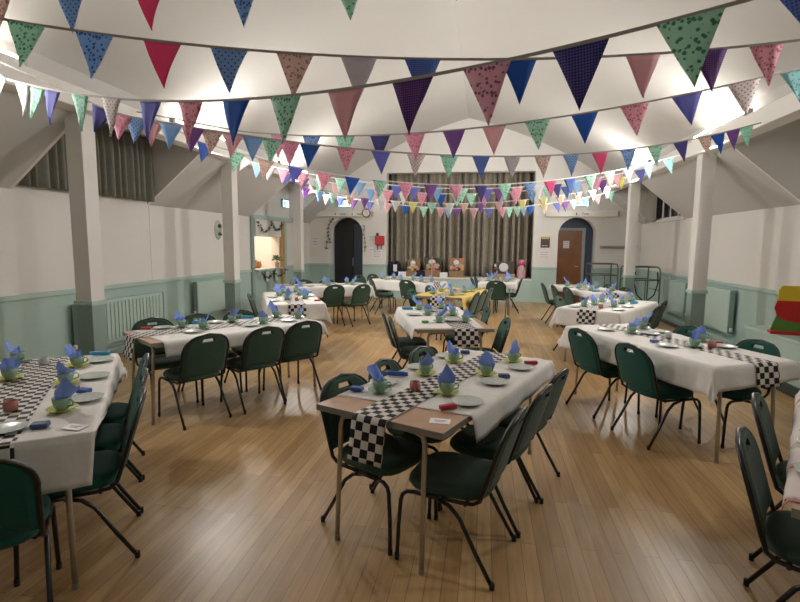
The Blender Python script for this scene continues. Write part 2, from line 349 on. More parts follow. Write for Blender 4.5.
# back wall: outline with the stage opening and two arches
S0, S1, SH = -2.80, 1.30, 3.57
A0, A1 = -4.47, -3.50; B0, B1 = 1.95, 2.93; AZ = 2.33
def arch(x0, x1, top):
    r = (x1-x0)/2; c = (x0+x1)/2; zc = top-r*.95
    return [(x1, 0)] + [(c+r*math.cos(PI*k/14), zc+r*.95*math.sin(PI*k/14)) for k in range(15)] + [(x0, 0)]
top = [(XR+.0, SZ+.05)] + [(x, vault(x)+.05) for x in reversed(xs)] + [(XL, SZ+.05)]
outline = [(XL, 0)] + list(reversed(arch(A0, A1, AZ))) + [(S0, 0), (S0, SH), (S1, SH), (S1, 0)] + list(reversed(arch(B0, B1, AZ))) + [(XR, 0)] + top
bm = bmesh.new(); vs = [bm.verts.new((x, YB, z)) for x, z in outline]
es = [bm.edges.new((vs[i], vs[(i+1) % len(vs)])) for i in range(len(vs))]
r = bmesh.ops.triangle_fill(bm, use_beauty=True, edges=es)
fs = [g for g in r['geom'] if isinstance(g, bmesh.types.BMFace)]
ex = bmesh.ops.extrude_face_region(bm, geom=fs); bmesh.ops.translate(bm, vec=(0, .3, 0), verts=[g for g in ex['geom'] if isinstance(g, bmesh.types.BMVert)])
bmesh.ops.recalc_face_normals(bm, faces=bm.faces)
me = bpy.data.meshes.new('wall_back'); bm.to_mesh(me); bm.free(); me.materials.append(M['wall'])
o = bpy.data.objects.new('wall_back', me); COL.objects.link(o); struct(o)
# stage front and platform
struct(MB().box((S0, YB+.02, 0), (S1, YB+.12, .60)).build('wall_stage', M['mint']))
struct(MB().box((S0+.002, YB+.0, .60), (S1-.002, YB+1.3, .64)).build('trim_1', M['white']))
struct(MB().box((S0-.4, YB+1.28, 0), (S1+.4, YB+1.34, 4.2)).build('wall_stage_rear', M['char']))
tn = [1]
def trim(mb, m, bevel=.004):
    tn[0] += 1; return struct(mb.build('trim_%d' % tn[0], m, bevel=bevel))
# posts
PX_L, PX_R = -4.10, 3.0
HW = .095
POSTS = [(PX_L-.11, 4.76), (PX_L-.15, 7.94), (PX_L-.24, 11.3), (PX_R+.11, 8.0), (PX_R+.11, 11.55), (PX_R+.11, 4.76), (PX_L-.11, 1.3), (PX_R+.11, 1.3)]
postmat = two_tone('post_paint', .9, WHITE, MINTD)
for x, y in POSTS:
    trim(MB().box((x-HW, y-HW, 0), (x+HW, y+HW, 2.92)), postmat)
    trim(MB().box((x-HW-.016, y-HW-.016, .905), (x+HW+.016, y+HW+.016, .955)), M['mint'])
for sgn, X in ((-1, XL), (1, XR)):
    x0 = X - sgn*(SPR-.22); x1 = X - sgn*(SPR+.0)
    trim(MB().box((min(x0, x1), YF, 2.90), (max(x0, x1), YB, 3.10)), M['white'], .006)
# dado rails, skirting
def rail(x0, x1, y0, y1, z=DADO, m='mint'):
    trim(MB().box((min(x0,x1), y0, z-.03), (max(x0,x1), y1, z+.035)), M[m], .012)
rail(XL, XL+.03, YF, HY0-.12); rail(XL, XL+.03, HY1+.35, YB-.03); rail(XR, XR-.03, YF, YB-.03)
rail(XL, A0-.02, YB-.025, YB); rail(A1+.02, S0-.0, YB-.025, YB); rail(S1, B0-.02, YB-.025, YB); rail(B1+.02, XR, YB-.025, YB)
struct(MB().box((XL, YF, 0), (XL+.02, YB, .12)).build('baseboard_left', M['mint'], bevel=.004))
struct(MB().box((XR-.02, YF, 0), (XR, YB, .12)).build('baseboard_right', M['mint'], bevel=.004))
bb = MB()
for a, b in ((XL+.02, A0), (A1, S0), (S0, S1), (S1, B0), (B1, XR-.02)): bb.box((a, YB-.02, 0), (b, YB, .10))
struct(bb.build('baseboard_back', M['mint'], bevel=.004))
trim(MB().box((XR-.24, 8.0, 0), (XR-.02, 13.9, .11)), M['mint'])       # pipe boxing along the right wall
trim(MB().box((XR-.34, 8.0, 0), (XR-.242, 13.9, .03)), M['darkbase'])  # low dark strip on the floor beside the boxing
# wall joint batten seen on the left wall
trim(MB().box((XL, 7.06, .99), (XL+.006, 7.08, WT)), M['white'], 0)
# ------------------------------------------------------------------ doors, hatch, windows
d = MB().box((A0-.05, YB+.42, 0), (A1+.05, YB+.46, 2.4)).build('door_1', M['char']); struct(d)
MB().box((A1-.36, YB+.37, .02), (A1-.02, YB+.41, 2.15)).build('door_leaf', M['bluedoor'], d, bevel=.004)
MB().box((A0+.28, YB+.36, .02), (A1-.38, YB+.405, 2.0)).build('door_leaf', M['char'], d, bevel=.004)
MB().box((A1-.395, YB+.35, .9), (A1-.375, YB+.372, 1.15)).build('door_handle', M['metalgrey'], d)
rv = MB().box((A0-.3, YB+.30, 0), (A0, YB+.42, 2.5)).box((A1, YB+.30, 0), (A1+.3, YB+.42, 2.5)); trim(rv, M['reveal'], 0)
d = MB().box((B0-.05, YB+.42, 0), (B1+.05, YB+.46, 2.4)).build('door_2', M['bluedoor']); struct(d)
MB().box((B0-.03, YB+.375, .01), (B0+.70, YB+.415, 1.98)).build('door_leaf', M['wood'], d, bevel=.004)
MB().box((B0+.70, YB+.36, 0), (B0+.78, YB+.42, 2.06)).box((B0-.05, YB+.36, 1.985), (B0+.70, YB+.42, 2.06)).build('door_frame', M['reveal'], d, bevel=.004)
MB().tube([(B0+.62, YB+.37, 1.0), (B0+.62, YB+.33, 1.0), (B0+.52, YB+.33, 1.0)], .011).build('door_handle', M['metalgrey'], d, smooth=True)
rv = MB().box((B0-.3, YB+.30, 0), (B0, YB+.42, 2.5)).box((B1, YB+.30, 0), (B1+.3, YB+.42, 2.5)); trim(rv, M['reveal'], 0)
# mint frame around the serving hatch recess, wooden door jamb
trim(MB().box((XL, 10.42, .0), (XL+.05, 10.54, 2.21)), M['mint_dark'])
trim(MB().box((XL, 10.54, 2.12), (XL+.05, 13.6, 2.21)), M['mint'])
trim(MB().box((XL, 12.06, 0), (XL+.07, 12.22, 2.10)), M['pine'])
trim(MB().box((XL, 12.26, 0), (XL+.05, 12.40, 2.11)), M['mint'])
hf = empty('window_1', (XL, (HY0+HY1)/2, HZ0)); struct(hf)
def rel(o, root): o.parent = root; o.location = (-root.location[0], -root.location[1], -root.location[2]); return o
rel(MB().box((XL-.02, HY0-.04, HZ0-.04), (XL+.12, HY1+.02, HZ0)).build('window_sill', M['mint'], bevel=.004), hf)
rel(MB().box((XL+.001, HY0-.02, HZ1-.02), (XL+.06, HY1+.02, 2.11)).build('roller_shutter', M['white'], bevel=.006), hf)
k = MB().box((XL-1.8, 9.8, -.1), (XL-1.7, 13.4, 2.6)).box((XL-1.8, 9.7, -.1), (XL-.2, 9.8, 2.6)).box((XL-1.8, 13.4, -.1), (XL-.2, 13.5, 2.6)).box((XL-1.8, 9.7, 2.5), (XL-.2, 13.5, 2.6)).box((XL-1.8, 9.7, -.1), (XL-.2, 13.5, 0))
struct(k.build('wall_kitchen', M['kitchenwall']))
t = tag(MB().box((XL-.6, HY0-.3, .90), (XL-.21, HY1+.3, .955)).build('kitchen_worktop', M['pine'], bevel=.004), 'wooden worktop just inside the lit serving hatch', 'worktop')
t['label'] = 'wooden worktop just inside the lit serving hatch'
tr_ = MB().box((XL-.6, HY0-.3, 0), (XL-.23, HY1+.3, .90)); tag(tr_.build('kitchen_cupboard', M['pine']), 'pine base cupboard below the worktop inside the serving hatch', 'cupboard')
c = MB().box((XL-1.5, 12.6, 0), (XL-1.14, 13.35, 2.2)).build('tall_cupboard', M['pine'], bevel=.01); tag(c, 'tall pine cupboard beside the fridge, seen through the hatch', 'cupboard')
fr = empty('fridge', (XL-.80, 13.05, 0)); tag(fr, 'tall white fridge seen through the serving hatch', 'fridge')
MB().box((-.28, -.25, .02), (.28, .33, 1.85)).build('body', M['paper'], fr, bevel=.02); MB().box((-.28, -.30, .65), (.28, -.252, 1.84)).build('door', M['paper'], fr, bevel=.015); MB().box((-.24, -.335, .8), (-.21, -.302, 1.2)).build('handle', M['metalgrey'], fr)
# pottery and a potted plant on the hatch sill
def pot(x, y, z, s, m, name, label, cat):
    o = MB().lathe([(.03*s, 0), (.055*s, .03*s), (.06*s, .08*s), (.045*s, .12*s), (.05*s, .14*s), (.042*s, .138*s), (.04*s, .02*s), (0, .015*s)], 14).build(name, m, smooth=True, loc=(x, y, z)); tag(o, label, cat); return o
pot(XL-.33, 10.95, .955, 1.3, M['terra'], 'pottery_jug', 'terracotta jug inside the hatch, nearest the mint frame', 'jug')
pot(XL-.31, 11.25, .955, 1.5, M['terra'], 'pottery_jar', 'larger terracotta jar in the middle of the hatch', 'jar')
pot(XL-.33, 11.52, .955, 1.2, M['terra'], 'pottery_jug', 'terracotta jug inside the hatch beside the potted plant', 'jug')
pl = empty('potted_plant', (XL+.05, 11.74, HZ0)); tag(pl, 'green leafy plant in a pink pot on hatch sill', 'plant')
MB().lathe([(.045, 0), (.06, .13), (.052, .13), (.045, .02), (0, .02)], 14).build('flower_pot', M['pinkpot'], pl, smooth=True)
lf = MB()
def leaves(mb, n, c, r, size, seed, squash=1):
    rg = random.Random(seed)
    for _ in range(n):
        th = rg.uniform(0, 2*PI); ph = rg.uniform(-.3, 1.3); rr = r*rg.uniform(.4, 1)
        p = Vector((c[0]+rr*math.cos(th)*math.cos(ph), c[1]+rr*math.sin(th)*math.cos(ph)*squash, c[2]+rr*math.sin(ph)))
        d = Vector((rg.uniform(-1, 1), rg.uniform(-1, 1), rg.uniform(-.4, 1))).normalized(); s = d.cross(Vector((rg.uniform(-1,1), rg.uniform(-1,1), .5))).normalized(); nrm = d.cross(s)
        L_ = size*rg.uniform(.7, 1.2)
        a = [p-d*L_*.5, p+s*L_*.28+nrm*.006, p+d*L_*.5, p-s*L_*.28+nrm*.006, p+nrm*.01]
        mb.add(a, [(0, 1, 4), (1, 2, 4), (2, 3, 4), (3, 0, 4)])
leaves(lf, 60, (0, 0, .20), .13, .07, 3); lf.build('foliage', M['leaf'], pl, solid=.0015)
st = MB()
for a in range(6): st.tube([(0, 0, .1), (.03*math.cos(a), .03*math.sin(a), .18), (.08*math.cos(a), .08*math.sin(a), .24)], .004, 5)
st.build('stem', M['leafd'], pl)
def garland(name, pts, label, seed, n=10, m='leafd', size=.05):
    g = empty(name, pts[0]); tag(g, label, 'garland'); o = Vector(pts[0])
    MB().tube([tuple(Vector(p)-o) for p in pts], .006, 5).build('stem', M['leafd'], g)
    mb = MB()
    for i, p in enumerate(pts):
        leaves(mb, n, tuple(Vector(p)-o), .045, size, seed+i)
    mb.build('foliage', M[m], g, solid=.001)
def sag(a, b, s, n=10): return [(a[0]+(b[0]-a[0])*i/n, a[1]+(b[1]-a[1])*i/n, a[2]+(b[2]-a[2])*i/n-s*4*(i/n)*(1-i/n)) for i in range(n+1)]
xg = XL+.11
garland('leaf_garland', sag((xg, 10.62, 2.02), (xg, 11.35, 2.06), .22)+sag((xg, 11.35, 2.06), (xg, 11.98, 2.02), .16)[1:], 'leafy garland swagged across the white shutter above the hatch', 11, 7)
garland('leaf_garland', sag((XL+.17, 10.66, .86), (XL+.17, 11.3, .9), .12, 6)+sag((XL+.17, 11.3, .9), (XL+.17, 12.0, .9), .14, 6)[1:], 'leafy garland hanging below the hatch sill', 31, 9)
rr = (A1-A0)/2+.07; ac = (A0+A1)/2
arcpts = [(ac+rr*math.cos(a), YB-.03, AZ-.44+rr*math.sin(a)) for a in [PI*1.18-PI*.72*i/12 for i in range(13)]]
arcpts = [(A0-.12, YB-.03, 1.42), (A0-.10, YB-.03, 1.6)] + [p for p in arcpts if p[2] < 2.27]
garland('leaf_garland', arcpts, 'leafy garland climbing the left edge of left archway', 51, 7, size=.06)
garland('leaf_garland', [(A1+.06+.02*math.sin(i), YB-.03, 1.35+.12*i) for i in range(7)], 'short leafy garland down the right edge of left archway', 71, 4, size=.05)
for y, lb in ((11.1, 'nearer'), (11.62, 'farther')):
    tag(MB().box((XL+.05, y, .66), (XL+.054, y+.17, .90)).build('paper_notice', M['paper']), lb+' white paper sheet hanging below the hatch sill', 'notice')
# dormer windows with curtains
def pleated(name, m, x, y0, y1, z0, z1, n, amp, axis='y', seed=1, label=None, cat='curtain', uvs=1.0, gather=0):
    rg = random.Random(seed); ph = [rg.uniform(-.5, .5) for _ in range(n+2)]; am = [rg.uniform(.6, 1.2) for _ in range(n+2)]
    W = y1-y0
    def fn(u, v):
        s = u*n; i = int(s); fr = s-i
        w = math.sin(2*PI*(s+.15*math.sin(2*PI*s*.37+ph[0]*6)))*amp*(am[i]*(1-fr)+am[min(i+1, n)]*fr)*(.45+.55*min(1, 3*v))
        p = y0+W*u + (gather*(1-v)*(u-.5)); z = z1+(z0-z1)*v
        return (x+w, p, z) if axis == 'y' else (p, x+w, z)
    mb = MB().grid(fn, n*10, 8, uv=lambda u, v: (u*W*1.6*uvs, v*(z1-z0)*uvs))
    return mb.build(name, m, smooth=True, solid=.004)
wn = [1]
def win(X, sgn, y0, y1, z0, z1, nmull, g=M['glass_night']):
    wn[0] += 1; w = empty('window_%d' % wn[0], (X, (y0+y1)/2, z0)); struct(w)
    f = MB(); t = .05; xa, xb = sorted((X+sgn*.03, X+sgn*.09))
    f.box((xa, y0, z0), (xb, y1, z0+t)).box((xa, y0, z1-t), (xb, y1, z1))
    for i in range(nmull+1):
        y = y0+(y1-y0-t)*i/nmull; f.box((xa, y, z0+t), (xb, y+t, z1-t))
    rel(f.build('window_frame', M['white'], bevel=.004), w)
    xa, xb = sorted((X+sgn*.05, X+sgn*.06)); rel(MB().box((xa, y0+.01, z0+.01), (xb, y1-.01, z1-.01)).build('window_pane', g), w)
    return w
win(XR, 1, W0, W1, WZ0, WZ1, 4)
trim(MB().box((XR-.06, W0-.06, WZ0-.05), (XR+.02, W1+.06, WZ0)), M['white'])
o = pleated('curtain', M['dcurtain'], XL+.12, LD[0][0]+.05, LD[0][1]-.05, 2.19, 3.12, 17, .055, seed=3); tag(o, 'grey pleated curtain drawn across left dormer behind nearest post', 'curtain')
rd = MB().tube([(XL+.09, LD[0][0]+.02, 3.145), (XL+.09, LD[0][1]-.02, 3.145)], .014, 8).build('curtain_rail', M['white'], smooth=True); tag(rd, 'white curtain rail above the grey left dormer curtain', 'curtain rail')
o = pleated('curtain', M['dcurtain'], XR-.12, 12.88, 13.42, 2.17, 3.10, 6, .05, seed=5); o.data.materials[0] = mat('pale_grey_curtain', (.40, .39, .33), .8, sheen=.2); tag(o, 'pale grey curtain bunched beside the dark right dormer window', 'curtain')
# stage curtains
SCY = YB+.62
o = pleated('stage_curtain', M['curtain'], SCY, S0-.1, -.74, .66, 3.75, 11, .14, 'x', 8, uvs=1); tag(o, 'left half of the taupe patterned stage curtain', 'curtain')
o = pleated('stage_curtain', M['curtain'], SCY+.02, -.73, S1+.1, .66, 3.75, 11, .14, 'x', 9, uvs=1); tag(o, 'right half of the taupe patterned stage curtain', 'curtain')
# ------------------------------------------------------------------ signs on the back wall
def text(s, size, m, parent, loc, rot, name='lettering', align='CENTER'):
    cu = bpy.data.curves.new(name, 'FONT'); cu.body = s; cu.size = size; cu.extrude = .0015; cu.align_x = align; cu.align_y = 'CENTER'
    o = bpy.data.objects.new('tmp', cu); COL.objects.link(o); bpy.context.view_layer.update()
    me = bpy.data.meshes.new_from_object(o.evaluated_get(bpy.context.evaluated_depsgraph_get())); bpy.data.objects.remove(o)
    me.materials.clear(); me.materials.append(m); q = bpy.data.objects.new(name, me); COL.objects.link(q); q.parent = parent; q.location = loc; q.rotation_euler = rot; return q
def board(x0, x1, z0, z1, label, words):
    b = empty('direction_board', ((x0+x1)/2, YB, z0)); tag(b, label, 'sign'); w = (x1-x0)/2
    MB().box((-w, -.13, 0), (w, -.002, z1-z0)).build('board', M['boardwhite'], b, bevel=.004)
    MB().box((w, -.05, .01), (w+.07, -.002, z1-z0-.01)).build('bracket', M['metalgrey'], b)
    for s, dx in words:
        text(s, .075, M['ink'], b, (dx, -.132, (z1-z0)*.45), (PI/2, 0, 0))
        MB().box((dx-.24, -.133, .035), (dx-.215, -.13, .10)).lathe([(.018, 0), (.018, .003)], 8, (dx-.2275, -.1315, .118)).build('arrow_mark', M['ink'], b)
    return b
board(-4.95, -3.25, 2.345, 2.50, 'long white direction board above the left archway, clock beside it', [('Ladies', .05), ('Gents', .55)])
board(1.60, 3.42, 2.345, 2.50, 'long white direction board above the right archway', [('Toilet', .1)])
ck = empty('wall_clock', (-3.36, YB-.135, 2.44)); tag(ck, 'small round wooden clock on the right end of left board', 'clock')
MB().tube([(.115*math.cos(2*PI*i/20), -.015, .115*math.sin(2*PI*i/20)) for i in range(20)], .018, 8, closed=True).build('rim', M['wood'], ck, smooth=True)
f = MB().lathe([(.115, 0), (.115, .012)], 20).build('clock_face', M['clockface'], ck); f.rotation_euler = (PI/2, 0, 0)
MB().box((-.004, -.018, 0), (.004, -.014, .075)).box((0, -.018, -.004), (.05, -.014, .004)).build('clock_hands', M['ink'], ck)
def exit_sign(name, loc, rz, label):
    e = empty(name, loc, rz); tag(e, label, 'sign')
    MB().box((-.19, -.03, 0), (.19, .03, .03)).box((-.19, -.012, -.17), (.19, .012, 0)).build('housing', M['metalgrey'], e, bevel=.004)
    MB().box((-.18, -.018, -.165), (.18, -.0125, -.006)).build('lit_panel', M['exit'], e)
    MB().box((-.15, -.021, -.14), (-.04, -.0185, -.03)).build('door_symbol', M['exitg'], e)
    r = MB().box((.02, -.021, -.09), (.12, -.0185, -.075)); r.add([(.11, -.02, -.055), (.15, -.02, -.082), (.11, -.02, -.11)], [(0, 1, 2)]); r.build('arrow_mark', M['exitg'], e)
    return e
exit_sign('exit_sign', (XL+.05, 12.35, 2.66), PI/2, 'small lit exit sign high on wall above the hatch recess')
exit_sign('exit_sign', (-4.02, YB-.04, 2.80), 0, 'lit exit sign hanging high above the left archway')
exit_sign('exit_sign', (2.50, YB-.04, 2.80), 0, 'lit exit sign hanging high above the right archway')
def notice(name, x, z, w, h, label, m='paper', lines=3, lm='ink', cat='notice', y=YB, band=None):
    n = empty(name, (x, y, z)); tag(n, label, cat)
    MB().box((-w/2, -.006, -h/2), (w/2, -.0015, h/2)).build('sheet', M[m], n)
    if lines:
        mb = MB()
        for i in range(lines):
            zz = h*.32-h*.64*i/max(1, lines-1); mb.box((-w*.38, -.0075, zz-h*.02), (w*(.38-.1*(i % 2)), -.006, zz+h*.02))
        mb.build('printing', M[lm], n)
    if band: MB().box((-w/2, -.0075, h*.38), (w/2, -.006, h/2)).build('band', M[band], n)
notice('paper_notice', -4.92, 1.62, .20, .26, 'white notice with dark rows between post and left archway', lines=3)
notice('paper_notice', -3.22, 1.72, .22, .20, 'upper white notice right of left archway, beside red box', lines=4)
notice('paper_notice', -3.22, 1.46, .20, .16, 'middle white notice right of left archway', lines=2)
notice('paper_notice', -3.06, 1.28, .28, .24, 'patterned white poster below the red box', lines=4, lm='redink')
notice('paper_notice', -4.58, 1.55, .12, .17, 'small cream notice at the left edge of left archway', lines=2)
notice('dark_poster', 1.62, 1.66, .24, .30, 'dark poster with yellow top band left of right archway', m='darkbox', lines=2, lm='paper', band='gold', cat='poster')
notice('paper_notice', 1.60, 1.32, .32, .20, 'white notice with red print under the dark poster', lines=3, lm='redink')
notice('paper_notice', B0+.28, 1.60, .16, .20, 'small white notice on the brown door', lines=3, y=YB+.375)
fb = empty('fire_alarm_box', (-2.99, YB, 1.68)); tag(fb, 'red alarm box with black knob on wall beside stage', 'alarm')
MB().box((-.13, -.10, -.14), (.13, -.002, .12)).build('housing', M['red'], fb, bevel=.02)
MB().box((-.10, -.07, .12), (-.03, -.02, .20)).build('knob', M['black'], fb, bevel=.008)
MB().tube([(-.06, -.05, -.13), (-.065, -.05, -.28)], .014, 6).build('hanging_strap', M['darkbox'], fb); MB().tube([(.05, -.05, -.13), (.045, -.05, -.26)], .014, 6).build('hanging_strap', M['darkbox'], fb)
wsf = tag(MB().box((3.05, YB-.16, 1.55), (3.95, YB, 1.585)).box((3.05, YB-.02, 1.50), (3.95, YB, 1.55)).build('wall_shelf', M['metalgrey'], bevel=.003), 'short grey wall shelf behind the far right post', 'shelf')
wp = empty('wall_plaque', (XL, 9.08, 1.82)); tag(wp, 'oval decorative plaque with leaf pattern on left wall', 'plaque')
q = MB().lathe([(.13, 0), (.13, .008), (.11, .02), (0, .024)], 20, sx=1.45).build('plate', M['plate'], wp, smooth=True); q.rotation_euler = (0, PI/2, 0)
mb = MB(); leaves(mb, 30, (.035, 0, .06), .05, .05, 5); leaves(mb, 24, (.035, 0, -.09), .04, .045, 6); mb.build('leaf_pattern', M['leafd'], wp, solid=.001)
# ------------------------------------------------------------------ radiators
def radiator(X, sgn, y0, y1, z0, z1, label, ribs=True):
    r = empty('radiator', (X, (y0+y1)/2, 0)); tag(r, label, 'radiator'); W = (y1-y0)/2; s = -sgn
    mb = MB()
    def bx(xa, xb, ya, yb, za, zb): xa, xb = sorted((s*xa, s*xb)); mb.box((xa, ya, za), (xb, yb, zb))
    bx(.10, .115, -W, W, z0, z1); bx(.055, .07, -W, W, z0, z1)
    if ribs:
        n = int((y1-y0)/.075)
        for i in range(n):
            y = -W+.03+(2*W-.06)*i/n; bx(.115, .128, y, y+.036, z0+.04, z1-.04)
    else: bx(.115, .122, -W+.03, W-.03, z0+.03, z1-.03)
    mb.build('panel', M['rad'], r, bevel=.004)
    mb = MB(); bx(.07, .10, -W, W, z1-.015, z1+.004); bx(.05, .125, -W-.012, -W, z0, z1); bx(.05, .125, W, W+.012, z0, z1); mb.build('grille', M['mint_dark'], r)
    mb = MB(); bx(.0, .055, -W+.2, -W+.24, z0+.1, z1-.1); bx(0, .055, W-.24, W-.2, z0+.1, z1-.1); mb.build('bracket', M['mint_dark'], r)
    p = MB().tube([(s*.085, -W+.05, z0+.02), (s*.085, -W+.05, .13), (s*.05, -W+.05, .02)], .011, 8).tube([(s*.085, W-.05, z0+.02), (s*.085, W-.05, 0.02)], .011, 8); p.build('pipe', M['mint'], r, smooth=True)
    MB().lathe([(.02, 0), (.022, .05), (.014, .06)], 10, (s*.085, -W-.035, z0+.03)).build('valve', M['white'], r)
radiator(XL, -1, 5.45, 7.14, .20, .80, 'ribbed mint radiator on left wall behind the nearest post')
radiator(XL, -1, 8.1, 9.45, .28, .88, 'mint panel radiator on left wall beyond the second post', False)
radiator(XR, 1, 8.85, 10.3, .18, .88, 'mint panel radiator on right wall behind the nearest right post', False)
radiator(XR, 1, 10.7, 11.9, .18, .86, 'mint panel radiator on right wall beside the metal trolley', False)
MB_ = MB().tube([(XL+.07, 5.2, .09), (XL+.07, 9.8, .09)], .012, 8).tube([(XL+.07, 5.2, .15), (XL+.07, 9.8, .15)], .012, 8)
tag(MB_.build('heating_pipe', M['mint'], smooth=True), 'pair of mint heating pipes running low along left wall', 'pipe')
# ------------------------------------------------------------------ lights in the hall: uplighting battens on the beams
def uplight(sgn, X, y, L, power, label):
    xx = X - sgn*(SPR-.07)
    e = empty('uplight_batten', (xx, y, 3.10)); tag(e, label, 'light', 'uplighting battens on the beams')
    MB().box((-.05, -L/2, .0), (.05, L/2, .045)).build('housing', M['white'], e, bevel=.004)
    MB().tube([(-sgn*.015, -L/2+.03, .066), (-sgn*.015, L/2-.03, .066)], .016, 10).build('lit_tube', M['tube'], e, smooth=True)
    MB().box((-.03, -L/2-.05, .0), (.03, -L/2, .09)).box((-.03, L/2, .0), (.03, L/2+.05, .09)).build('end_cap', M['metalgrey'], e)
    ld = bpy.data.lights.new('uplight', 'AREA'); ld.shape = 'RECTANGLE'; ld.size = .12; ld.size_y = L; ld.energy = power; ld.color = (1, .955, .885); ld.spread = PI
    lo = bpy.data.objects.new('uplight', ld); COL.objects.link(lo); lo.location = (xx-sgn*.03, y, 3.19)
    d = Vector((-sgn*.97, 0, -.08)).normalized(); lo.rotation_euler = d.to_track_quat('-Z', 'Y').to_euler()
LIGHTS = [(-1, XL, 3.2, 1.5, 39, 'nearest lit batten on left beam'), (-1, XL, 6.9, 1.5, 95, 'second lit batten on left beam, before the second post'), (-1, XL, 10.35, 1.5, 110, 'farthest lit batten on left beam'),
          (1, XR, 3.6, 1.5, 30, 'nearest lit batten on right beam'), (1, XR, 7.4, 1.5, 95, 'lit batten on right beam by the nearest visible post'), (1, XR, 11.0, 1.5, 110, 'farthest lit batten on right beam')]
for a in LIGHTS: uplight(*a)
ld = bpy.data.lights.new('kitchen_lamp', 'AREA'); ld.size = .8; ld.energy = 22; ld.color = (1, .86, .68); lo = bpy.data.objects.new('kitchen_lamp', ld); COL.objects.link(lo); lo.location = (XL-.95, 11.4, 2.48)
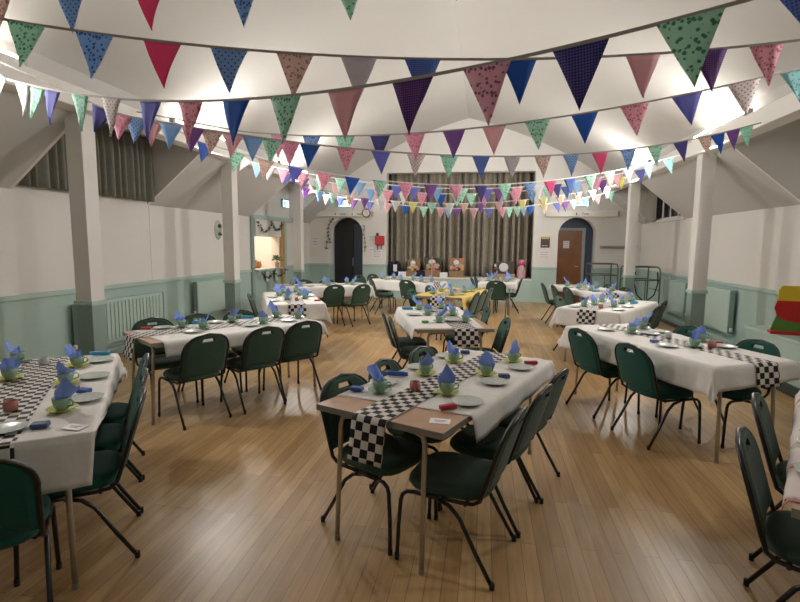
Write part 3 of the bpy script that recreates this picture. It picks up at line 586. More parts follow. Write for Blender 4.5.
# ------------------------------------------------------------------ chairs
def arcp(c, r, a0, a1, n, f): return [f(c, r, a0+(a1-a0)*i/n) for i in range(n+1)]
def back_frame_fn(t):      # side profile of the back: t is height above floor -> y
    return -.175 - .12*max(0, (t-.44)/.42)
def half_w(z):             # half width of the rounded backrest
    z0, z1 = .46, .86
    r = .165
    if z < z1-r: return .205+.006*((z-z0)/(z1-z0))
    q = min(1, (z-(z1-r))/r); return .211*max(0, (1-q**2.6))**(1/2.2)*.86+.211*.14*(1-q)**.5
def make_chair(fab):
    r = empty('banquet_chair')
    # seat: domed pad
    def seat(u, v):
        a = u*2*PI; ca, sa = math.cos(a), math.sin(a); p = 3.6
        k = (abs(ca)**p+abs(sa)**p)**(-1/p); return ca*k, sa*k
    mb = MB(); n = 28; rings = [(.0, .485), (.45, .486), (.78, .480), (.93, .468), (1.0, .447), (1.0, .43), (.95, .412), (.6, .408), (0, .408)]
    vs = []; fs = []
    for q, z in rings:
        for i in range(n):
            x, y = seat(i/n, 0); vs.append((x*.215*q*(1-.05*(y < 0)), .02+y*.215*q, z))
    for j in range(len(rings)-1):
        for i in range(n): fs.append((j*n+i, j*n+(i+1) % n, (j+1)*n+(i+1) % n, (j+1)*n+i))
    mb.add(vs, fs); mb.build('seat', fab, r, smooth=True)
    # backrest with a hand hole near the top
    nz = 16; nx = 12; zs = [.47+(.85-.47)*(1-(1-i/nz)**1.25) for i in range(nz+1)]
    mb = MB(); hole = set()
    def P(i, j, off):
        z = zs[j]; hw = max(.02, half_w(z)-.006); u = -1+2*i/nx; x = u*hw
        curve = .022*(1-(x/.21)**2)
        return (x, back_frame_fn(z)-curve*.8+off, z)
    js = [j for j in range(nz) if .775 < (zs[j]+zs[j+1])/2 < .825]
    ii = [i for i in range(nx) if abs(-1+2*(i+.5)/nx) < .34]
    nv = (nx+1)*(nz+1)
    for side_, off in ((0, .020), (1, -.012)):
        vs = []
        for j in range(nz+1):
            for i in range(nx+1):
                e = 1.0 if (0 < i < nx and 0 < j < nz) else .25
                vs.append(P(i, j, off*e))
        fs = []
        for j in range(nz):
            for i in range(nx):
                if j in js and i in ii: continue
                f = (j*(nx+1)+i, j*(nx+1)+i+1, (j+1)*(nx+1)+i+1, (j+1)*(nx+1)+i); fs.append(f if side_ else f[::-1])
        mb.add(vs, fs)
    idx = lambda i, j, s: s*nv+j*(nx+1)+i
    rim = [(i, 0) for i in range(nx)]+[(nx, j) for j in range(nz)]+[(i, nz) for i in range(nx, 0, -1)]+[(0, j) for j in range(nz, 0, -1)]
    fs = [(idx(*a, 0), idx(*b, 0), idx(*b, 1), idx(*a, 1)) for a, b in zip(rim, rim[1:]+rim[:1])]
    i0, i1, j0, j1 = ii[0], ii[-1]+1, js[0], js[-1]+1
    hr = [(i, j0) for i in range(i0, i1)]+[(i1, j) for j in range(j0, j1)]+[(i, j1) for i in range(i1, i0, -1)]+[(i0, j) for j in range(j1, j0, -1)]
    fs += [(idx(*a, 0), idx(*a, 1), idx(*b, 1), idx(*b, 0)) for a, b in zip(hr, hr[1:]+hr[:1])]
    mb.f += fs; mb.mi += [0]*len(fs)
    mb.build('backrest', fab, r, smooth=False)
    # black edge around the back, running down into the seat rails
    pts = []
    sidez = [.50+(.86-.50)*i/18 for i in range(19)]
    left = [(-max(half_w(z), 0), back_frame_fn(z)-.022*.8*(1-(half_w(z)/.21)**2), z) for z in sidez]
    left = [p for p in left if p[0] < -.03]+[(-.0, back_frame_fn(.862)-.0176, .862)]
    right = [(-p[0], p[1], p[2]) for p in reversed(left[:-1])]
    lead = [(-.205, .02, .405), (-.205, -.08, .405), (-.205, -.14, .412), (-.205, -.172, .435), (-.205, -.183, .47)]
    pts = lead+left+right+[(-p[0], p[1], p[2]) for p in reversed(lead)]
    MB().tube(pts, .0105, 8).build('back_frame', M['black'], r, smooth=True)
    hrp = [P(i, j, .004) for i, j in hr]; MB().tube(hrp, .007, 6, closed=True).build('hand_hole_rim', M['black'], r, smooth=True)
    sf = MB().tube([(-.205, .03, .402), (-.205, .16, .402)], .0125, 8).tube([(.205, .03, .402), (.205, .16, .402)], .0125, 8).tube([(-.205, .12, .398), (.205, .12, .398)], .010, 8).tube([(-.205, -.10, .398), (.205, -.10, .398)], .010, 8)
    sf.build('seat_frame', M['black'], r, smooth=True)
    for s in (-1, 1):
        x = s*.205
        f = [(x, .16, .402), (x, .20, .396), (x, .225, .376), (x, .235, .345), (x*1.01, .245, .2), (x*1.03, .252, .012)]
        b = [(x*.97, .05, .392), (x*.98, -.02, .372), (x, -.075, .32), (x*1.03, -.16, .16), (x*1.05, -.245, .012)]
        for p in (f, b):
            l = MB().tube(p, .0110, 8).build('leg', M['black'], r, smooth=True)
            e = p[-1]; MB().lathe([(.0125, 0), (.0125, .03), (.0115, .034)], 10, (e[0], e[1], 0)).build('foot', M['rubber'], l)
    for ob in [r]+list(r.children):
        for q_ in ([ob] if ob.type == 'MESH' else [])+[k for k in ob.children if ob.type == 'MESH']:
            for v_ in q_.data.vertices: v_.co.z *= .94
    return r
chair_src = {'green': make_chair(M['green']), 'teal': make_chair(M['teal'])}
used = set()
def chair(x, y, rz, kind, label, group):
    if kind not in used: used.add(kind); c = chair_src[kind]
    else: c = copy_tree(chair_src[kind])
    c.location = (x, y, 0); c.rotation_euler = (0, 0, rz); tag(c, label, 'chair', group); return c
# ------------------------------------------------------------------ tables
TH = .742
class Tab: pass
def make_table_mesh(w, l):
    r = empty('folding_table')
    MB().box((-w/2+.006, -l/2+.006, TH-.026), (w/2-.006, l/2-.006, TH)).build('tabletop', M['lam'], r)
    e = MB()
    for a in ((-w/2, -l/2, w/2, -l/2+.006), (-w/2, l/2-.006, w/2, l/2), (-w/2, -l/2+.006, -w/2+.006, l/2-.006), (w/2-.006, -l/2+.006, w/2, l/2-.006)): e.box((a[0], a[1], TH-.032), (a[2], a[3], TH+.0005))
    e.build('edge_band', M['edge'], r)
    for sx in (-1, 1):
        for sy in (-1, 1):
            x = sx*(w/2-.125); y = sy*(l/2-.055)
            g = MB().tube([(x-sx*.20, y-sy*.02, TH-.045), (x-sx*.05, y, TH-.047), (x-sx*.012, y, TH-.06), (x, y, TH-.10), (x+sx*.004, y+sy*.015, .35), (x+sx*.008, y+sy*.03, .01)], .0135, 8).build('leg', M['steel'], r, smooth=True)
            MB().lathe([(.016, 0), (.016, .022), (.0142, .027)], 10, (x+sx*.008, y+sy*.03, 0)).build('foot', M['edge'], g)
    f = MB()
    for sy in (-1, 1): f.tube([(-w/2+.30, sy*(l/2-.075), TH-.045), (w/2-.30, sy*(l/2-.075), TH-.045)], .0135, 8)
    f.box((-w/2+.05, -l/2+.05, TH-.055), (-w/2+.07, l/2-.05, TH-.0265)).box((w/2-.07, -l/2+.05, TH-.055), (w/2-.05, l/2-.05, TH-.0265)); f.build('under_frame', M['steel'], r)
    return r
def drape(px, py, w, l, z0, seed, off=0.0, fold=1.0):
    hx, hy = w/2+.004+off, l/2+.004+off
    qx, qy = max(-hx, min(hx, px)), max(-hy, min(hy, py)); dx, dy = px-qx, py-qy; d = math.hypot(dx, dy)
    if d < 1e-6:
        return (px, py, z0+.0006*math.sin(px*23+seed)*math.sin(py*19+seed*2)*(1 if off == 0 else 0))
    ux, uy = dx/d, dy/d
    corner = min(abs(ux), abs(uy)); th = math.atan2(abs(uy), abs(ux))
    run = qx*abs(uy)+qy*abs(ux)
    rip = (math.sin(run*17+seed)*.5+math.sin(run*31+seed*2.3)*.3)
    flare = .012+d*.10+fold*d*.07*(1+rip)
    if corner > .02: flare += d*.22*math.sin(2*th)**2*(.6+.4*math.cos(th*8+seed)) 
    r = min(d, flare); drop = math.sqrt(max(0, d*d-r*r))*.99
    if d < .012: r = d*.8; drop = d*.35
    return (qx+ux*r, qy+uy*r, z0-drop)
def sheet(name, m, w, l, quad, z0, seed, parent_loc, rz, off=0.0, step=.028, fold=1.0, solid=.0012):
    (ax, ay), (bx, by), (cx, cy), (ex, ey) = quad          # near-left, near-right, far-right, far-left
    W = max(math.hypot(bx-ax, by-ay), math.hypot(cx-ex, cy-ey)); L_ = max(math.hypot(ex-ax, ey-ay), math.hypot(cx-bx, cy-by))
    def flat(u, v):
        return ((ax*(1-u)+bx*u)*(1-v)+(ex*(1-u)+cx*u)*v, (ay*(1-u)+by*u)*(1-v)+(ey*(1-u)+cy*u)*v)
    mb = MB().grid(lambda u, v: drape(*flat(u, v), w, l, z0, seed, off, fold), int(W/step)+1, int(L_/step)+1, uv=lambda u, v: (u*W, v*L_))
    o = mb.build(name, m, smooth=True, solid=solid); o.location = parent_loc; o.rotation_euler = (0, 0, rz); return o
# tables: centre, long direction (pointing away from the camera), size, cloth quad as overhang, runner
TAB = {}
def table(key, c, L, w, l, ph, desc, cloth, runner, clothm='cloth', seed=1):
    t = Tab(); Lv = Vector((L[0], L[1])).normalized(); t.L = Lv; t.N = Vector((Lv.y, -Lv.x)); t.c0 = Vector(c); c = (c[0]*.984, c[1]*.984); t.c = Vector(c); t.w = w; t.l = l; t.ph = ph
    t.rz = math.atan2(Lv.y, Lv.x)-PI/2; TAB[key] = t
    r = make_table_mesh(w, l); r.location = (c[0], c[1], 0); r.rotation_euler = (0, 0, t.rz); tag(r, desc, 'table', 'folding tables laid for tea')
    t.cz = TH+.002
    if cloth:
        o = sheet('tablecloth', M[clothm], w, l, cloth, TH+.0016, seed, (c[0], c[1], 0), t.rz)
        tag(o, {'cloth': 'white paper cloth', 'yellow': 'yellow paper cloth', 'rosy': 'floral cloth with pink border'}[clothm]+' draped over '+ph, 'tablecloth', 'tablecloths'); t.cz = TH+.0045; t.cloth = o
    if runner:
        n0, n1, l0, l1 = runner
        o = sheet('table_runner', M['checker'], w, l, [(n0, l0), (n1, l0), (n1, l1), (n0, l1)], TH+.0048, seed, (c[0], c[1], 0), t.rz, off=.008 if cloth else .004, fold=1.0, step=.022, solid=.0008)
        tag(o, 'black and white checked paper runner along '+ph, 'table runner', 'checked runners'); t.cz = TH+.0068
    return t
def q(n0, n1, l0, l1): return [(n0, l0), (n1, l0), (n1, l1), (n0, l1)]
table('T1', (-.185, 3.175), (.385, .923), .76, 1.72, 'front centre table', 'wood topped folding table at front centre, bare front corners', [(-.39, -.68), (.53, -.56), (.50, .97), (-.40, .92)], (-.12, .085, -1.10, .96), seed=2)
table('T2', (-2.59, 2.43), (-.593, .805), .78, 1.76, 'front left table', 'folding table at left front, cloth hanging over its near corner', [(-.55, -1.12), (.37, -1.12), (.58, 1.02), (-.55, 1.02)], (-.16, .10, -.98, .90), seed=5)
table('T3', (-2.58, 4.73), (.58, .815), .76, 1.76, 'middle left table', 'folding table beside nearest left post, bare near end showing', [(-.40, -.80), (.52, -.78), (.52, 1.02), (-.40, 1.0)], (-.20, .05, -1.10, .85), seed=9)
table('T4', (-3.0, 7.47), (-.45, .893), .76, 1.8, 'far left table', 'folding table before the hatch under fully draped white cloth', q(-.62, .64, -1.14, 1.0), (-.12, .12, -1.08, .9), seed=12)
table('T5', (-3.24, 9.80), (.875, .484), .76, 1.8, 'left archway table', 'folding table set crosswise before the left archway', q(-.45, .60, -1.02, 1.05), (-.12, .12, -1.08, .9), seed=15)
table('T6', (-1.80, 11.66), (.85, -.53), .76, 1.7, 'stage corner table', 'folding table set crosswise below the left corner of stage', q(-.5, .62, -1.05, 1.05), (-.12, .12, -.8, 1.10), seed=18)
table('T7', (-.51, 5.93), (-.27, .963), .80, 1.76, 'second centre table', 'folding table second along the centre, bare near edge showing', [(-.52, -.83), (.30, -.84), (.42, .98), (-.60, .98)], (-.02, .22, -1.07, .9), seed=21)
table('T8', (-.55, 9.0), (.24, .97), .80, 1.7, 'yellow-clothed table', 'folding table beneath the yellow cloth, third along the centre', q(-.44, .62, -.84, 1.0), (-.10, .16, -1.08, .85), clothm='yellow', seed=24)
table('T9', (.38, 12.35), (.1, .995), .80, 1.7, 'stage middle table', 'folding table end-on below the middle of the stage', q(-.45, .5, -1.0, 1.0), (-.12, .12, -.9, .9), seed=27)
table('T10', (2.05, 10.45), (-.25, .97), .80, 1.8, 'right archway table', 'folding table end-on before the right archway', q(-.5, .5, -1.05, 1.0), (-.10, .14, -1.06, .9), seed=30)
table('T11', (1.84, 7.72), (.52, .854), .80, 1.76, 'middle right table', 'folding table in middle right row, white cloth draped all round', q(-.62, .62, -1.12, 1.02), (-.12, .12, -1.08, .9), seed=33)
table('T12', (1.637, 4.876), (-.42, .907), .76, 1.8, 'front right table', 'folding table at right front with long white drape', [(-.60, -1.10), (.52, -1.04), (.50, 1.05), (-.62, 1.08)], (-.03, .18, -1.09, .92), seed=36)
table('T13', (1.83, 2.36), (.5, .866), .78, 1.76, 'corner table at right edge', 'folding table cut off by the right edge of view', [(-.44, -.80), (.5, -.80), (.5, 1.0), (-.46, 1.0)], None, clothm='rosy', seed=39)
t13 = TAB['T13']
o = sheet('cloth_border', M['redband'], .78, 1.76, [(-.44, -.83), (.5, -.83), (.5, -.801), (-.44, -.801)], TH+.0016, 39, (0, 0, 0), 0, step=.02)
o.parent = t13.cloth; o.location = (0, 0, 0); o.rotation_euler = (0, 0, 0); o['label'] = 'pink border'
ORD = ['first', 'second', 'third', 'fourth', 'fifth', 'sixth', 'seventh']
def chairs(key, lst):
    """lst: (side, along, topdist, kind, jitter deg); side l/r/n/f"""
    t = TAB[key]; by = {}; c0 = t.c0 if key in ('T1', 'T2', 'T3', 'T12', 'T13') else t.c
    for e in lst: by.setdefault(e[0], []).append(e)
    for s, es in by.items():
        es.sort(key=lambda e: e[1])
        for i, (sd, a, top, kind, jit) in enumerate(es):
            d = top-.285
            if sd == 'r': p = c0+t.L*a+t.N*d; ang = math.atan2(-t.N.y, -t.N.x)
            elif sd == 'l': p = c0+t.L*a-t.N*d; ang = math.atan2(t.N.y, t.N.x)
            elif sd == 'n': p = c0+t.N*a-t.L*d; ang = math.atan2(t.L.y, t.L.x)
            else: p = c0+t.N*a+t.L*d; ang = math.atan2(-t.L.y, -t.L.x)
            side_ = {'r': 'right side', 'l': 'left side', 'n': 'near end', 'f': 'far end'}[sd]
            if key in ('T5', 'T6') and sd in 'lr': side_ = 'stage side' if sd == 'l' else 'camera side'
            colr = {'green': 'dark green', 'teal': 'sheen-lit green'}[kind]
            if len(es) == 1: lb = '%s fabric chair alone at %s of %s' % (colr, side_, t.ph)
            else:
                frm = 'left end' if key in ('T5', 'T6') else 'near end'
                lb = '%s chair at %s of %s, %s from %s' % (colr, side_, t.ph, ORD[i], frm)
            chair(p.x, p.y, ang-PI/2+math.radians(jit), kind, lb, 'green banquet chairs round the tables')
chairs('T1', [('r', -.61, .635, 'green', 6), ('r', -.11, .62, 'green', 0), ('r', .33, .60, 'green', -3), ('l', -.60, .44, 'green', -6), ('l', -.10, .46, 'green', 2), ('l', .40, .46, 'green', 0)])
chairs('T2', [('r', .36, .595, 'teal', 0), ('r', -.10, .585, 'teal', 1), ('r', -.56, .575, 'teal', 0), ('n', .0, 1.26, 'teal', 4)])
chairs('T3', [('r', -.55, .68, 'green', 4), ('r', .03, .685, 'green', 0), ('r', .52, .64, 'green', -4), ('l', -.57, .53, 'green', 0), ('l', -.10, .53, 'green', 0), ('l', .38, .53, 'green', 0)])
chairs('T4', [('l', .0, .62, 'green', -6)])
chairs('T5', [('r', .02, .74, 'green', 12), ('r', .50, .78, 'green', 24), ('l', -.3, .64, 'green', 0), ('l', .2, .64, 'green', 0)])
chairs('T6', [('r', -.30, .78, 'green', -30), ('r', .50, .62, 'green', 4), ('n', -.24, 1.36, 'green', 0), ('n', .25, 1.36, 'green', 0)])
chairs('T7', [('l', .12, .66, 'green', 0), ('l', -.42, .62, 'green', -6), ('r', .33, .66, 'teal', -8), ('r', -.55, .62, 'teal', -6)])
chairs('T8', [('r', -.47, .56, 'green', 0), ('r', .02, .56, 'green', 0), ('r', .5, .56, 'green', 0), ('l', .35, .58, 'teal', -6), ('l', -.5, .58, 'teal', 0)])
chairs('T9', [('n', .02, 1.16, 'green', -4), ('r', -.15, .50, 'green', 4), ('l', -.35, .62, 'green', 0), ('l', .3, .62, 'green', 0)])
chairs('T10', [('l', .50, .70, 'green', -10), ('l', .05, .66, 'green', -6), ('l', -.42, .60, 'green', 0), ('r', -.35, .58, 'green', 0), ('r', .3, .58, 'green', 0)])
chairs('T11', [('l', -.05, .74, 'green', 0), ('r', -.15, .66, 'green', 4), ('r', .45, .60, 'green', 0)])
chairs('T12', [('l', .32, .65, 'teal', 0), ('l', -.40, .68, 'teal', 0), ('r', -.52, .50, 'teal', 0), ('r', .20, .52, 'teal', 0)])
chairs('T13', [('l', -.42, .57, 'green', 0), ('l', .26, .57, 'green', 0)])
# ------------------------------------------------------------------ tableware
def make_cup():
    r = empty('teacup')
    MB().lathe([(.024, 0), (.026, .004), (.036, .018), (.042, .045), (.0435, .066), (.0415, .066), (.039, .044), (.033, .019), (.0, .012)], 18).build('bowl', M['cup'], r, smooth=True)
    MB().tube([(.040, 0, .054), (.056, 0, .056), (.066, 0, .044), (.061, 0, .028), (.037, 0, .020)], .0042, 6).build('handle', M['cup'], r, smooth=True)
    return r
def make_napkin(v):
    rg = random.Random(v*7+1); lean = [.5, 1.0, .15, .75][v]; tall = [.17, .19, .15, .165][v]
    def fn(u, w):
        a = (u-.5)*2.5*PI*(.55+.1*v); rad = .020+.026*w+.004*math.sin(u*9+v)
        top = tall*(.62+.38*math.exp(-((u-.5+.18*math.sin(v))/.22)**2)) - .03*abs(math.sin(u*PI*3))
        z = .022+(top-.022)*w
        return (rad*math.cos(a)+lean*.045*w*w, rad*math.sin(a)*(.8+.3*w), z)
    mb = MB().grid(fn, 18, 6); o = mb.build('paper_napkin', M['napkin'], solid=.0014); return o
def make_napkin2(v):
    # flat-folded napkin standing as a pointed fan in the cup
    mb = MB(); pk = [(-.030, .020), (.030, .020), (.052, .085), (.030, .115 if v == 0 else .10), (.004, .165 if v == 0 else .135), (-.030, .118), (-.050, .085)]
    pts = []
    for k, dy in enumerate((-.012, -.004, .004, .012)):
        s = 1-.1*k
        a = [(x*s+.006*k, dy+.25*(z-.02)*(k-1.5)*.22, z*(1 if z < .05 else 1-.06*k)) for x, z in pk]
        b = [(x, y+.003, z) for x, y, z in a]; n = len(pk)
        mb.add(a+b, [tuple(range(n)), tuple(range(2*n-1, n-1, -1))]+[(i, i+n, (i+1) % n+n, (i+1) % n) for i in range(n)])
    return mb.build('paper_napkin', M['napkin'])
def make_saucer(lime):
    m = M['saucer_y'] if lime else M['cup']
    return MB().lathe([(.030, 0), (.034, .003), (.052, .009), (.070, .017), (.0715, .0185), (.069, .0195), (.050, .0125), (.031, .0065), (0, .006)], 22).build('saucer', m, smooth=True)
def make_plate(m='plate'):
    return MB().lathe([(.048, 0), (.054, .003), (.066, .008), (.088, .013), (.089, .0145), (.086, .0155), (.064, .0105), (.050, .0055), (0, .005)], 24).build('tea_plate', M[m], smooth=True)
def make_packet(m, w, d, h):
    o = MB().box((-w/2, -d/2, 0), (w/2, d/2, h)).build('wrapped_packet', M[m], bevel=min(h, d)*.3, seg=3); return o
def make_roll(m, L_, r):
    return MB().tube([(-L_/2, 0, r), (-L_*.42, 0, r), (-L_*.36, 0, r), (0, 0, r), (L_*.36, 0, r), (L_*.42, 0, r), (L_/2, 0, r)], [r*.9, r*.8, r*.98, r, r*.98, r*.8, r*.9], 12).build('rolled_napkin', M[m], smooth=True)
def make_candle(m):
    r = empty('tealight_holder'); 
    MB().lathe([(.026, 0), (.031, .004), (.033, .03), (.029, .052), (.026, .052), (.029, .03), (.026, .008), (0, .008)], 14).build('holder', M[m], r, smooth=True)
    MB().lathe([(.022, 0), (.022, .014), (0, .015)], 12, (0, 0, .009)).build('wax', M['cream'], r); return r
def make_card():
    r = empty('menu_card'); MB().box((-.05, -.035, 0), (.05, .035, .0012)).build('card', M['paper'], r)
    MB().box((-.03, .004, .0012), (.03, .010, .0016)).box((-.022, -.010, .0012), (.022, -.006, .0016)).build('printing', M['redink'], r); return r
SRC = {}
def inst(key, maker):
    if key not in SRC: SRC[key] = maker(); return SRC[key]
    return copy_tree(SRC[key])
RAD = {'cup': .076, 'plate': .092, 'blue': .05, 'navy': .04, 'red': .05, 'turq': .07, 'green': .045, 'teal': .04, 'pink': .036, 'white': .036, 'card': .05, 'bluer': .075}
DESC = {'blue': ('blue', 'wrapped packet'), 'navy': ('navy', 'wrapped packet'), 'red': ('red', 'wrapped packet'), 'green': ('green', 'wrapped packet'), 'teal': ('teal', 'wrapped packet'), 'turq': ('turquoise', 'rolled napkin'), 'bluer': ('bright blue', 'rolled napkin')}
def lay(key, items, lime=0.0, step=0):
    """items: (kind, px, py) from the photograph or (kind, N, L, 'local')"""
    t = TAB[key]; rg = random.Random(hash(key) % 1000 if False else sum(map(ord, key))*13)
    its = []
    for it in items:
        if len(it) == 4: n, l = it[1], it[2]
        else:
            w = at_z(it[1], it[2], t.cz); d = Vector(w)-t.c; l = d.dot(t.L); n = d.dot(t.N)
        its.append([it[0], n, l, RAD[it[0]]])
    hw, hl = t.w/2, t.l/2
    for _ in range(250):
        for a in range(len(its)):
            for b in range(a+1, len(its)):
                A, B = its[a], its[b]; dx, dy = B[1]-A[1], B[2]-A[2]; d = math.hypot(dx, dy) or 1e-3; g = A[3]+B[3]+.004-d
                if g > 0:
                    ca = .15 if A[0] == 'cup' and B[0] != 'cup' else (.85 if B[0] == 'cup' and A[0] != 'cup' else .5)
                    A[1] -= dx/d*g*ca; A[2] -= dy/d*g*ca; B[1] += dx/d*g*(1-ca); B[2] += dy/d*g*(1-ca)
        for A in its:
            A[1] = max(-hw+A[3]*.9, min(hw-A[3]*.9, A[1])); A[2] = max(-hl+A[3]*.9, min(hl-A[3]*.9, A[2]))
    cross = key in ('T5', 'T6')
    def where(kind, A):
        grp = [B for B in its if B[0] == kind]
        sd = (lambda B: B[1] >= 0)
        same = sorted([B for B in grp if sd(B) == sd(A)], key=lambda B: B[2]); i = same.index(A)
        s = ('camera side' if sd(A) else 'stage side') if cross else ('right side' if sd(A) else 'left side')
        e = 'left end' if cross else 'near end'
        return ORD[i], e, s, len(grp), len(same)
    for A in its:
        kind, n, l, _ = A; p = t.c+t.N*n+t.L*l; rz = rg.uniform(0, 2*PI)
        o_, e_, s_, ng, ns = where(kind, A)
        z = t.cz
        if kind == 'cup':
            li = rg.random() < lime
            s = inst('saucer%d' % li, lambda: make_saucer(li)); s.location = (p.x, p.y, z); tag(s, '%s saucer under %s teacup from %s, %s, %s' % ('lime' if li else 'green', o_, e_, s_, t.ph), 'saucer', 'saucers under the teacups')
            c = inst('cup', make_cup); c.location = (p.x, p.y, z+.0065); c.rotation_euler = (0, 0, rg.uniform(-.9, .9)+YAW); tag(c, 'green teacup holding a blue napkin, %s from %s, %s, %s' % (o_, e_, s_, t.ph), 'teacup', 'green teacups on the tables')
            v = rg.randrange(6)
            k = inst('nap%d' % v, (lambda: make_napkin(v)) if v < 4 else (lambda: make_napkin2(v-4))); k.location = (p.x, p.y, z+.0065); k.rotation_euler = (0, 0, rg.uniform(-.7, .7)+YAW+(PI if rg.random() < .5 else 0))
            tag(k, 'blue napkin standing in %s teacup from %s, %s, %s' % (o_, e_, s_, t.ph), 'napkin', 'blue napkins in the teacups')
        elif kind == 'plate':
            k = inst('plate', make_plate); k.location = (p.x, p.y, z); tag(k, 'pale tea plate, %s plate from %s, %s, %s' % (o_, e_, s_, t.ph), 'plate', 'pale tea plates')
        elif kind in DESC:
            c, nm = DESC[kind]
            if nm == 'rolled napkin': k = inst(kind, lambda: make_roll('pk_turq' if kind == 'turq' else 'pk_blue', .14, .017))
            else: k = inst(kind, lambda: make_packet('pk_'+kind, .095 if kind in ('red',) else .072, .034 if kind == 'red' else .05, .024))
            k.location = (p.x, p.y, z); k.rotation_euler = (0, 0, YAW+rg.uniform(-.4, .4) + (0 if kind != 'turq' else .2))
            tag(k, '%s %s lying on %s%s' % (c, nm, t.ph, '' if ng == 1 else ', %s from %s, %s' % (o_, e_, s_)), 'packet' if nm != 'rolled napkin' else 'napkin')
        elif kind in ('pink', 'white'):
            k = inst('candle'+kind, lambda: make_candle('pinkglass' if kind == 'pink' else 'plate')); k.location = (p.x, p.y, z)
            tag(k, '%s tealight holder on the runner of %s%s' % (kind, t.ph, '' if ng == 1 else ', %s from %s' % (o_, e_)), 'candle holder')
        elif kind == 'card':
            k = inst('card', make_card); k.location = (p.x, p.y, (z if key != 'T1' else TH+.0008)); k.rotation_euler = (0, 0, YAW-.2); tag(k, 'small white menu card at the near corner of '+t.ph, 'menu card')
lay('T1', [('cup', 380, 392), ('cup', 423.6, 373.6), ('cup', 447, 393.7), ('cup', 453.7, 362), ('cup', 486, 375), ('cup', 513, 362), ('red', 448, 409), ('red', 530, 364), ('navy', 504, 377.5), ('navy', 465, 353.5),
    ('bluer', 396, 376), ('blue', 357, 390.6), ('pink', 415, 390), ('plate', 384, 383), ('plate', 407, 369), ('plate', 440, 356), ('plate', 494, 383), ('plate', 520, 368.5), ('plate', 467, 403), ('card', 440, 420)], .75)
lay('T2', [('cup', 19.5, 361), ('cup', 10, 379.5), ('cup', 80, 366), ('cup', 67, 384), ('cup', 62.5, 411), ('plate', 104.5, 362), ('plate', 92.5, 378), ('plate', 86, 399.5), ('plate', 8, 430), ('turq', 100, 355.5), ('blue', 84, 392.5), ('navy', 37.5, 427.5), ('card', 75, 427), ('pink', 11, 410.5), ('white', 44, 364.5)], .6)
lay('T3', [('cup', 180.5, 327), ('cup', 203, 329), ('cup', 231.4, 322), ('cup', 262.5, 323.5), ('cup', 276, 317), ('cup', 299, 318), ('plate', 193, 332), ('plate', 253, 325.4), ('plate', 289, 321), ('plate', 158, 326), ('plate', 213, 321), ('turq', 243, 317.7), ('turq', 194, 322), ('red', 146, 327), ('white', 163, 320)], .0)
lay('T4', [('cup', 278.7, 296), ('cup', 287, 300), ('cup', 305, 298.7), ('cup', 296, 292), ('cup', 299.5, 295), ('cup', 283, 293), ('plate', 272.5, 297.5), ('plate', 275.6, 301), ('red', 317.5, 301), ('plate', 311, 296), ('pink', 297, 300.5), ('turq', 312, 293)])
lay('T7', [('cup', 419, 309.6), ('cup', 427.6, 315), ('cup', 439.5, 322), ('cup', 441.6, 308.7), ('cup', 452.6, 315.4), ('cup', 465, 322), ('turq', 408, 309.6), ('plate', 415, 315), ('green', 425, 322.7), ('teal', 472.4, 317), ('plate', 451, 321), ('plate', 430, 311)])
lay('T11', [('cup', 583.7, 306.4), ('cup', 594, 304.7), ('cup', 601.6, 302), ('cup', 613.8, 307), ('cup', 622.4, 303.6), ('cup', 632, 301), ('cup', 610.5, 299), ('plate', 621, 310.4), ('plate', 628, 307), ('turq', 634, 304), ('plate', 576, 306.9), ('pink', 601, 308)])
lay('T12', [('cup', 631.7, 333.3), ('cup', 643, 328.4), ('cup', 694.3, 347), ('cup', 705, 341.5), ('plate', 607, 330), ('plate', 667.5, 346.3), ('plate', 665, 332), ('plate', 735, 345.6), ('plate', 648, 334), ('red', 719.6, 341.6), ('blue', 654.5, 342), ('white', 668, 338), ('pink', 712, 347.6), ('card', 687, 340)])
lay('T13', [('plate', 790, 440), ('teal', 797, 408), ('plate', 797, 470), ('card', -.28, -.66, 'local')])
for key in ('T5', 'T6', 'T8', 'T9', 'T10'):
    rg = random.Random(sum(map(ord, key))); its = []
    for s in (-1, 1):
        for i in range(3):
            l = -.55+.55*i+rg.uniform(-.06, .06); its.append(('cup', s*(.20+rg.uniform(-.02, .02)), l, 'local')); its.append(('plate', s*.27, l+.2, 'local'))
    if key == 'T10': its.append(('turq', -.2, -.75, 'local'))
    its.append(('white' if key != 'T8' else 'pink', 0, .1, 'local')); lay(key, its, 0 if key != 'T8' else .5)
